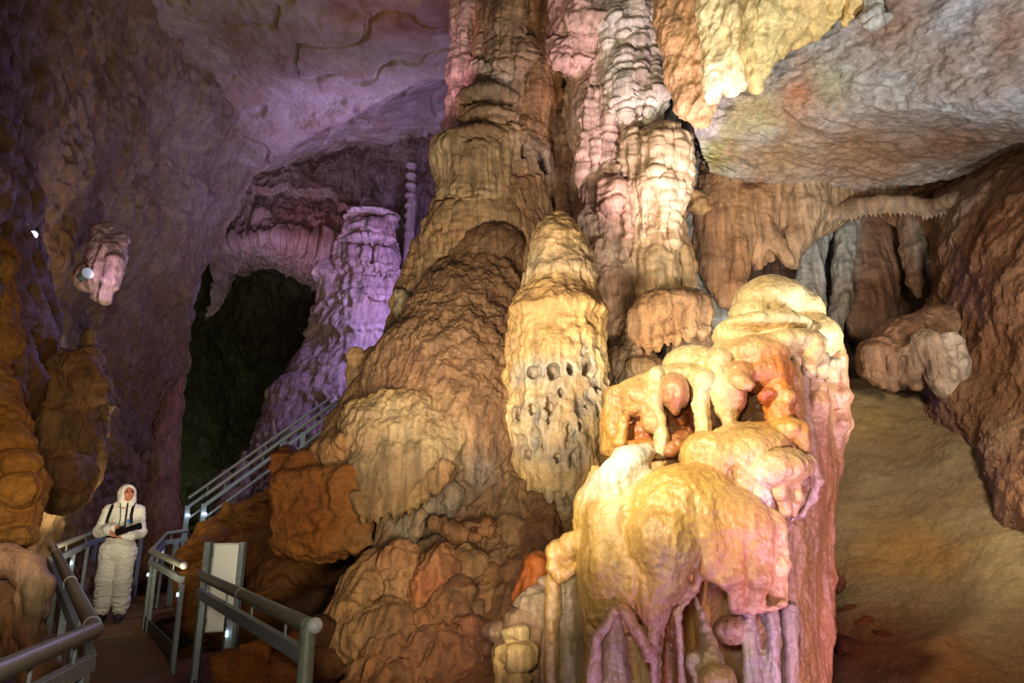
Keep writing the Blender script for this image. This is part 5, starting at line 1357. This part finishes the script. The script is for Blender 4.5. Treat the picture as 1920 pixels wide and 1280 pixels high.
# stair
S0, S1 = Vector(W(372, 1035, 11.7)), Vector(W(660, 815, 13.2))
st = empty('steel_stair', 'steel stair climbing to the right between the rock bank and the black passage', 'stair', tuple(S0))
dirv = S1 - S0
hd = Vector((dirv.x, dirv.y, 0)).normalized(); side = Vector((-hd.y, hd.x, 0))
for sgn in (0, 1):
    o = side * (sgn * .95)
    MB().bar(S0 + o, S1 + o, .03, .20, up=tuple(side)).build('stringer', M['steel'], st, bevel=.004)
nst = 15
for i in range(nst):
    p = lerp(S0, S1, (i + .5) / nst) + side * .475
    R = Matrix((hd, side, UP)).transposed()
    MB().box(p, (.24, .92, .035), R).build('tread', M['dstee'], st, bevel=.004)
def srail(label, off):
    h = UP * .86
    a, b = S0 + off + h, S1 + off + h
    rt = empty('stair_railing', label, 'railing', tuple(S0 + off))
    MB().tube([a, b], .03, 14).build('handrail', M['rail'], rt)
    MB().bar(a - UP * .15, b - UP * .15, .04, .05).build('lower_rail', M['steel'], rt, bevel=.004)
    MB().bar(a - UP * .36, b - UP * .36, .03, .035).build('lower_rail', M['steel'], rt, bevel=.004)
    for t in (.12, .35, .5, .7, .9):
        p = lerp(a, b, t); MB().tube([p, p - UP * .15], .008, 8).build('bracket', M['steel'], rt)
    for t in (0.0, .62, 1.0):
        p = lerp(a, b, t)
        po = MB().bar(p - UP * .95, p - UP * .12, .05, .085, up=tuple(hd)).build('post', M['steel'], rt, bevel=.004)
        if t == 0: MB().box(p - UP * .28 + Vector((.05, -.05, 0)), (.06, .02, .035)).build('led_light', M['led'], po, bevel=.004)
    return rt
srail('stair railing on the near side of the steel stair, with the pale upright post', -side * .02)
srail('stair railing on the far side of the steel stair', side * .97)

# cabinet
cy = 6.6
p0, p1 = Vector(W(392, 1185, cy)), Vector(W(449, 1018, cy))
w_, h_ = p1.x - p0.x, p1.z - p0.z
cx, cz = (p0.x + p1.x) / 2 - .02, (p0.z + p1.z) / 2
cab = empty('electrical_cabinet', 'white metal electrical cabinet between steel posts behind the near railing', 'cabinet', (cx, cy, p0.z))
Rz = Matrix.Rotation(math.radians(24), 3, 'Z')
def cl(x, y, z): return Vector((cx, cy, cz)) + Rz @ Vector((x, y, z))
MB().box(cl(0, .13, 0), (w_ * 1.12, .26, h_), Rz).build('body', M['white'], cab, bevel=.008)
dr = MB().box(cl(0.005, -.012, 0), (w_ * 1.06, .02, h_ * .97), Rz).build('door', M['white'], cab, bevel=.005)
MB().box(cl(w_ * .44, -.028, -.02), (.018, .014, .09), Rz).build('handle', M['dstee'], dr, bevel=.003)
for z in (-.28, .28): MB().tube([cl(-w_ * .53, -.022, z - .03), cl(-w_ * .53, -.022, z + .03)], .007, 8).build('hinge', M['steel'], dr)
for x in (w_ * .74, -w_ * .76):
    a = cl(x, .06, 0)
    MB().bar((a.x, a.y, -.1), (a.x, a.y, p1.z + .01), .05, .08).build('support_post', M['steel'], cab, bevel=.004)

# wall lamps
def lamp(px, py, Y, r, aim, lit, label):
    c = Vector(W(px, py, Y)); d = Vector(aim).normalized()
    rt = empty('spotlight', label, 'lamp', tuple(c))
    MB().tube([c - d * r * 2.2, c - d * r * 1.9, c - d * .6 * r, c + d * r * .6], [r * .5, r * .72, r * .8, r], 20).build('housing', M['glass' if not lit else 'dstee'], rt)
    MB().tube([c + d * r * .6, c + d * r * .72], r * .92, 20).build('lens', M['lamp' if lit else 'glass'], rt)
    MB().tube([c - d * r * .6, c - d * r * .6 + Vector((-.4, .5, -.1)) * r * 4], r * .2, 10).build('bracket', M['dstee'], rt)
    return rt
lamp(63, 441, 6.2, .038, (.6, -1, -.1), True, 'small lit spotlight glowing blue-white high on the left wall')
lamp(161, 514, 8.5, .075, (.75, -.6, .05), False, 'grey-green spotlight housing beside the pink-lit rock knob')

# ------------------------------------------------------------------ the person
BX, BY = W(204, 1165, 10.0)[0], 10.0
BZ = deck_z(BY) + .005
TURN = math.radians(14)
def L(x, y, z):
    return (BX + x * math.cos(TURN) - y * math.sin(TURN), BY + x * math.sin(TURN) + y * math.cos(TURN), BZ + z)
def chain(s, pts, k=.02, sy=1.0, neg=False):
    s.c3([(*L(*p[:3]), p[3]) for p in pts], k=k, sy=sy, neg=neg)
HR = Matrix.Rotation(TURN, 3, 'Z') @ Matrix.Rotation(math.radians(30), 3, 'Z') @ Matrix.Rotation(math.radians(-22), 3, 'X')
HC = Vector(L(.025, -.02, 1.615))
def hp(x, y, z): return HC + HR @ Vector((x, y, z))
def he(s, x, y, z, r, k=.012, neg=False):
    s._add('e', (np.array(hp(x, y, z)), np.array(r, float), np.array(HR)), k, None, neg, 1.0)
def hc(s, pts, k=.01, neg=False):
    s.c3([(*hp(*p[:3]), p[3]) for p in pts], k=k, neg=neg)

WR, WL = (-.005, -.27, 1.175), (.085, -.28, 1.075)      # wrists
def bodyshape():
    s = Shape()
    chain(s, [(0, 0, .93, .13), (0, 0, 1.10, .115), (0, 0, 1.30, .135), (0, .01, 1.42, .11), (.005, .0, 1.50, .058), (.02, -.01, 1.57, .055)], .05, sy=.8)
    for sg in (-1, 1):
        chain(s, [(sg * .10, 0, 1.42, .07), (sg * .185, 0, 1.42, .058)], .04)
        chain(s, [(sg * .085, 0, .92, .088), (sg * .095, -.03, .50, .055), (sg * .10, .015, .09, .038)], .03)
        chain(s, [(sg * .10, .03, .05, .035), (sg * .115, -.10, .035, .032)], .02)
    chain(s, [(-.19, 0, 1.42, .052), (-.245, -.03, 1.14, .042)], .02)
    chain(s, [(-.245, -.03, 1.14, .042), (*WR, .028)], .02)
    chain(s, [(.19, 0, 1.42, .052), (.245, -.05, 1.13, .042)], .02)
    chain(s, [(.245, -.05, 1.13, .042), (*WL, .028)], .02)
    # right hand laid over the camera, left hand under it
    def hand(w, fwd, down, thumb):
        w, f, d, th = Vector(w), Vector(fwd).normalized(), Vector(down).normalized(), Vector(thumb).normalized()
        sd = f.cross(d).normalized()
        pal = w + f * .05
        chain(s, [(*w, .027), (*(w + f * .03), .026), (*(w + f * .085), .024)], .02)
        for i, ln in enumerate((.070, .080, .075, .060)):
            o = (i - 1.5) * .021
            a = w + f * .085 + sd * o
            b = a + f * ln * .42 + d * .006
            c = b + f * ln * .18 + d * ln * .34
            e = c + d * ln * .25 - f * ln * .10
            chain(s, [(*a, .0105), (*b, .0098), (*c, .009), (*e, .0078)], .004)
        a = w + f * .025 + th * .022
        b = a + th * .026 + f * .026
        c = b + f * .026 + d * .012
        chain(s, [(*a, .0125), (*b, .011), (*c, .009)], .006)
    hand(WR, (.95, -.1, -.12), (0, -.55, -.85), (.2, -.9, .3))
    hand(WL, (-.75, -.05, .10), (0, -.45, .9), (-.2, -.9, .1))
    # head
    he(s, 0, .01, .03, (.075, .094, .098), .02)
    he(s, 0, -.025, -.035, (.056, .068, .075), .03)
    hc(s, [(0, -.085, -.09, .022), (0, -.075, -.10, .02)], .02)
    hc(s, [(0, -.096, .018, .010), (0, -.114, -.022, .014)], .012)
    for sg in (-1, 1):
        he(s, sg * .013, -.106, -.026, (.011, .012, .009), .006)
        he(s, sg * .032, -.098, .012, (.017, .014, .011), .008, neg=True)
        hc(s, [(sg * .014, -.092, .032, .009), (sg * .048, -.078, .034, .008)], .008)
        he(s, sg * .042, -.066, -.022, (.022, .024, .02), .014)
        he(s, sg * .077, .012, -.005, (.010, .022, .032), .006)
    hc(s, [(-.022, -.090, -.053, .007), (0, -.097, -.055, .008), (.022, -.090, -.053, .007)], .004)
    hc(s, [(-.018, -.088, -.067, .006), (0, -.094, -.070, .008), (.018, -.088, -.067, .006)], .004)
    return s
def fromshape(name, s, mat, parent, h, disp=None):
    F, lo = solid(s.p, h)
    V, Qd = surface_net(F, lo, h)
    N = vnormals(V, Qd)
    if disp is not None: V = V + N * np.asarray(disp(V, N), np.float32)[:, None]
    org = np.array(parent.location if parent is not None else (BX, BY, BZ), np.float32)
    return link(name, make_mesh(name, V - org, Qd, None, mat), parent)
PERSON = fromshape('person', bodyshape(), M['skin'], None, .0045 * Q)
PERSON.location = (BX, BY, BZ)
tag(PERSON, 'person in a white hooded coverall on the walkway, looking up and holding a black camera', 'person')

def wrinkle(V, N):
    z = V[:, 2] - BZ
    a = .006 + .004 * sstep(.75, .35, z) + .006 * np.exp(-((z - .86) / .12) ** 2)
    return a * (ridge(V + .03 * fbm(V, 9, 2)[:, None], (7, 7, 19), 3)) + .006 * fbm(V, 6, 2)
s = Shape()
chain(s, [(0, .01, .93, .175), (0, .01, 1.08, .16), (0, .01, 1.26, .168), (0, .01, 1.40, .145), (0, .01, 1.47, .095)], .05, sy=.82)
chain(s, [(0, 0, .99, .165), (0, 0, .86, .17)], .04, sy=.85)
for sg in (-1, 1):
    chain(s, [(sg * .09, .01, 1.41, .10), (sg * .175, 0, 1.40, .080)], .05)
    chain(s, [(sg * .09, .0, .90, .128), (sg * .105, -.03, .52, .108), (sg * .11, .01, .24, .096), (sg * .115, .01, .15, .084)], .025)
chain(s, [(-.18, 0, 1.39, .078), (-.25, -.03, 1.14, .074)], .03)
chain(s, [(-.25, -.03, 1.14, .074), (-.10, -.20, 1.155, .062), (-.035, -.255, 1.172, .046)], .03)
chain(s, [(.18, 0, 1.39, .078), (.25, -.05, 1.13, .074)], .03)
chain(s, [(.25, -.05, 1.13, .074), (.17, -.22, 1.085, .062), (.115, -.27, 1.077, .046)], .03)
chain(s, [(.0, -.05, 1.50, .08), (.01, -.03, 1.56, .075)], .03, neg=True)
cov = fromshape('coverall', s, M['suit'], PERSON, .0055 * Q, wrinkle)
# hood: thick shell with the face opening cut out
s = Shape()
he(s, 0, .025, .028, (.116, .124, .134), .02)
he(s, 0, .03, -.07, (.112, .11, .10), .03)
chain(s, [(.01, .02, 1.47, .115), (.015, .01, 1.55, .11)], .04, sy=.85)
he(s, 0, .02, .015, (.092, .104, .112), .004, neg=True)
he(s, 0, -.11, -.012, (.072, .10, .106), .012, neg=True)
chain(s, [(.03, -.13, 1.44, .045), (.035, -.14, 1.54, .055)], .02, neg=True)
fromshape('hood', s, M['suit'], PERSON, .005 * Q, lambda V, N: .004 * fbm(V, 12, 2))
for sg in (-1, 1):
    s = Shape()
    chain(s, [(sg * .10, .04, .06, .052), (sg * .115, -.06, .048, .048), (sg * .125, -.135, .04, .040)], .02)
    chain(s, [(sg * .10, .02, .05, .055), (sg * .105, .02, .14, .055)], .02)
    bo = fromshape('boot', s, M['shoe'], PERSON, .006)
    tag(bo, 'dark green boot')
    s = Shape(); chain(s, [(sg * .10, .05, .012, .046), (sg * .115, -.06, .012, .046), (sg * .126, -.14, .012, .040)], .01)
    for q in s.p: pass
    m = MB(); pts = []
    m.tube([L(sg * .10, .085, .012), L(sg * .115, -.06, .012), L(sg * .128, -.175, .012)], [.04, .048, .04], 12).build('sole', M['black'], bo)
for sg in (-1, 1):
    MB().ball(hp(sg * .032, -.083, .012), .0115, 12, 8).build('eye', M['eye'], PERSON)
m = MB(); n = 36; ring = []
for i in range(n):
    a = 2 * math.pi * i / n
    ring.append((.195 * math.cos(a), .01 + .165 * math.sin(a)))
b = 0
for i in range(n):
    for (f, z) in ((1.0, 1.055), (1.0, 1.09), (.93, 1.09), (.93, 1.055)):
        m.v.append(L(ring[i][0] * f, ring[i][1] * f, z))
for i in range(n):
    j = (i + 1) % n
    for k in range(4): m.f.append((i * 4 + k, j * 4 + k, j * 4 + (k + 1) % 4, i * 4 + (k + 1) % 4))
be = m.build('belt', M['black'], PERSON); tag(be, 'thin black waist belt')
MB().box(L(-.03, -.165, 1.07), (.05, .02, .045)).build('buckle', M['blackplastic'], be, bevel=.003)
for sg in (-1, 1):
    pts = [L(sg * .13, .05, 1.48), L(sg * .125, -.03, 1.50), L(sg * .13, -.10, 1.44), L(sg * .135, -.155, 1.34), L(sg * .15, -.165, 1.24)]
    sm = MB()
    for p, q in zip(pts[:-1], pts[1:]): sm.bar(p, q, .014, .034, up=(1, 0, 0))
    tag(sm.build('shoulder_strap', M['black'], PERSON), 'black shoulder strap')
MB().tube([L(-.03, -.10, 1.50), L(.0, -.165, 1.40), L(.02, -.20, 1.30), L(.02, -.24, 1.21)], .006, 8).build('lanyard', M['green'], PERSON)
MB().box(L(.12, -.185, 1.27), (.04, .006, .03)).build('badge', M['blue'], PERSON, bevel=.002)

cc = Vector(L(.085, -.335, 1.135))
cam = empty('camera', 'black camera with a long lens held in both hands of the person', 'camera', tuple(cc))
ax = Vector(L(1, -.25, .30)) - Vector(L(0, 0, 0)); ax.normalize()
Rc = Matrix((ax, Vector((0, 1, 0)) - ax * ax.y, ax.cross(Vector((0, 1, 0)) - ax * ax.y))).transposed()
MB().box(cc, (.13, .06, .085), Rc).build('camera_body', M['blackplastic'], cam, bevel=.01)
MB().tube([cc + ax * .06, cc + ax * .12, cc + ax * .13, cc + ax * .21, cc + ax * .215, cc + ax * .25], [.034, .034, .038, .038, .043, .043], 20).build('lens', M['blackplastic'], cam)
MB().box(cc + Vector((0, 0, .05)), (.05, .05, .03), Rc).build('viewfinder', M['black'], cam, bevel=.005)
MB().tube([cc + Vector((.04, 0, .04)), L(.10, -.26, 1.25), L(.085, -.20, 1.38), L(.06, -.10, 1.50)], .010, 8).build('neck_strap', M['black'], cam)
# ------------------------------------------------------------------ lights, mostly unseen: show-cave lamps judged from their glow, plus added fill
def aim(o, target):
    d = Vector(target) - Vector(o.location)
    o.rotation_euler = d.to_track_quat('-Z', 'Y').to_euler()
def spot(name, loc, tgt, power, col, size=60, blend=.6, r=.12):
    l = bpy.data.lights.new(name, 'SPOT'); l.energy = power; l.color = col; l.spot_size = math.radians(size); l.spot_blend = blend; l.shadow_soft_size = r
    o = bpy.data.objects.new(name, l); o.location = loc; COL.objects.link(o); aim(o, tgt); return o
def bulb(name, loc, power, col, r=.2):
    l = bpy.data.lights.new(name, 'POINT'); l.energy = power; l.color = col; l.shadow_soft_size = r
    o = bpy.data.objects.new(name, l); o.location = loc; COL.objects.link(o); return o
WARM, AMB, VIO, MAG, COOL = (1, .80, .50), (1, .66, .34), (.52, .36, 1.0), (1.0, .36, .80), (.80, .90, 1.0)

VIO, WARM, AMB = (.48, .38, 1.0), (1, .91, .76), (1, .86, .64)
spot('lamp_key', (-.9, 2.0, 3.0), W(1300, 780, 4.2), 780, (1, .89, .64), 50, .8, .12)
spot('lamp_magenta', (2.4, 2.1, .5), W(1500, 980, 4.4), 210, (1, .56, .80), 60, .7, .08)
spot('lamp_violet_low', (1.0, 2.3, -.25), W(1310, 1130, 3.8), 90, (.60, .40, 1.0), 66, .8, .06)
spot('lamp_columns', (-.7, 3.7, 2.0), W(925, 330, 8.5), 1150, WARM, 96, .8, .3)
spot('lamp_columns_right', (1.0, 5.3, 1.9), W(1200, 380, 8.2), 280, WARM, 66, .8, .2)
spot('lamp_violet_top', (1.7, 6.0, 3.2), W(1150, 60, 8.5), 750, (.94, .70, 1.0), 52, .8, .15)
bulb('lamp_violet_far', tuple(W(806, 510, 14.3)), 620, VIO, .3)
spot('lamp_violet_ceiling', tuple(W(720, 760, 12.5)), W(670, 235, 15), 1900, VIO, 50, .9, .3)
spot('lamp_violet_vault', tuple(W(480, 530, 15.4)), W(600, 340, 19), 650, (.64, .48, 1.0), 84, .9, .3)
spot('lamp_pink_rim', tuple(W(690, 330, 7.6)), W(868, 110, 9.3), 460, (1, .50, .80), 22, .7, .2)
bulb('lamp_pink_knob', tuple(W(204, 505, 8.5)), 9, (1, .66, 1.0), .05)
spot('lamp_slab', (3.3, 2.8, 1.0), W(1660, 100, 6.2), 4600, COOL, 92, .9, .3)
spot('lamp_drapery', (.1, 3.0, 3.3), W(1400, 50, 6.4), 360, (1, .92, .74), 44, .8, .2)
spot('lamp_alcove', (1.7, 5.6, 2.0), W(1430, 400, 8.6), 420, (1, .88, .70), 56, .8, .2)
bulb('fill_camera', (-.2, -.1, 1.75), 180, (1, .92, .78), .12)  # overall fill from the camera position, no visible source
spot('fill_left', (-2.0, 3.0, 1.6), W(120, 760, 6), 110, AMB, 90, .9, .3)  # unseen fill added to lift the left wall
spot('fill_person', (-3.2, 6.4, 3.4), (BX + .1, BY, 1.0), 170, (1, .88, .66), 46, .8, .1)  # fill spot added to brighten the person, no lamp known there
spot('fill_left_vault', (-3.6, 7.0, .9), W(250, 250, 12), 560, (1, .84, .58), 110, .9, .4)  # unseen warm fill added for the upper left wall
spot('lamp_mound', (-.1, 2.9, 1.15), W(790, 960, 6.2), 380, AMB, 62, .9, .25)
spot('lamp_bank', (3.0, 2.6, 2.8), W(1780, 780, 6.4), 800, (1, .90, .72), 90, .9, .3)
bulb('lamp_green_passage', tuple(W(470, 760, 20)), 45, (.72, 1, .62), .3)
spot('fill_stair', (-2.4, 8.0, 4.2), W(480, 900, 12.6), 260, (.92, .94, 1.0), 46, .8, .15)  # cool fill added so the stair rails and stalagmites behind show up
spot('lamp_violet_canopy', (1.9, 2.5, .75), W(1430, 905, 3.9), 60, (.58, .40, 1.0), 34, .7, .04)

w = bpy.data.worlds.new('cave_dark'); SC.world = w; w.use_nodes = True
w.node_tree.nodes['Background'].inputs[0].default_value = (.55, .45, .40, 1)
w.node_tree.nodes['Background'].inputs[1].default_value = .03

cd = bpy.data.cameras.new('photo_camera'); co = bpy.data.objects.new('photo_camera', cd); COL.objects.link(co)
cd.sensor_width = 36; cd.lens = FPX / 1920 * 36; cd.clip_start = .05; cd.clip_end = 200
co.location = (0, 0, CAMZ); co.rotation_euler = (math.radians(90) + PITCH, 0, 0)
SC.camera = co
vs = SC.view_settings
SC.display_settings.display_device = 'sRGB'
vs.view_transform = 'Standard'; vs.look = 'None'; vs.gamma = 1; vs.use_curve_mapping = False; vs.exposure = 0.0
SC.cycles.max_bounces = 6; SC.cycles.diffuse_bounces = 4
SC.cycles.use_denoising = True
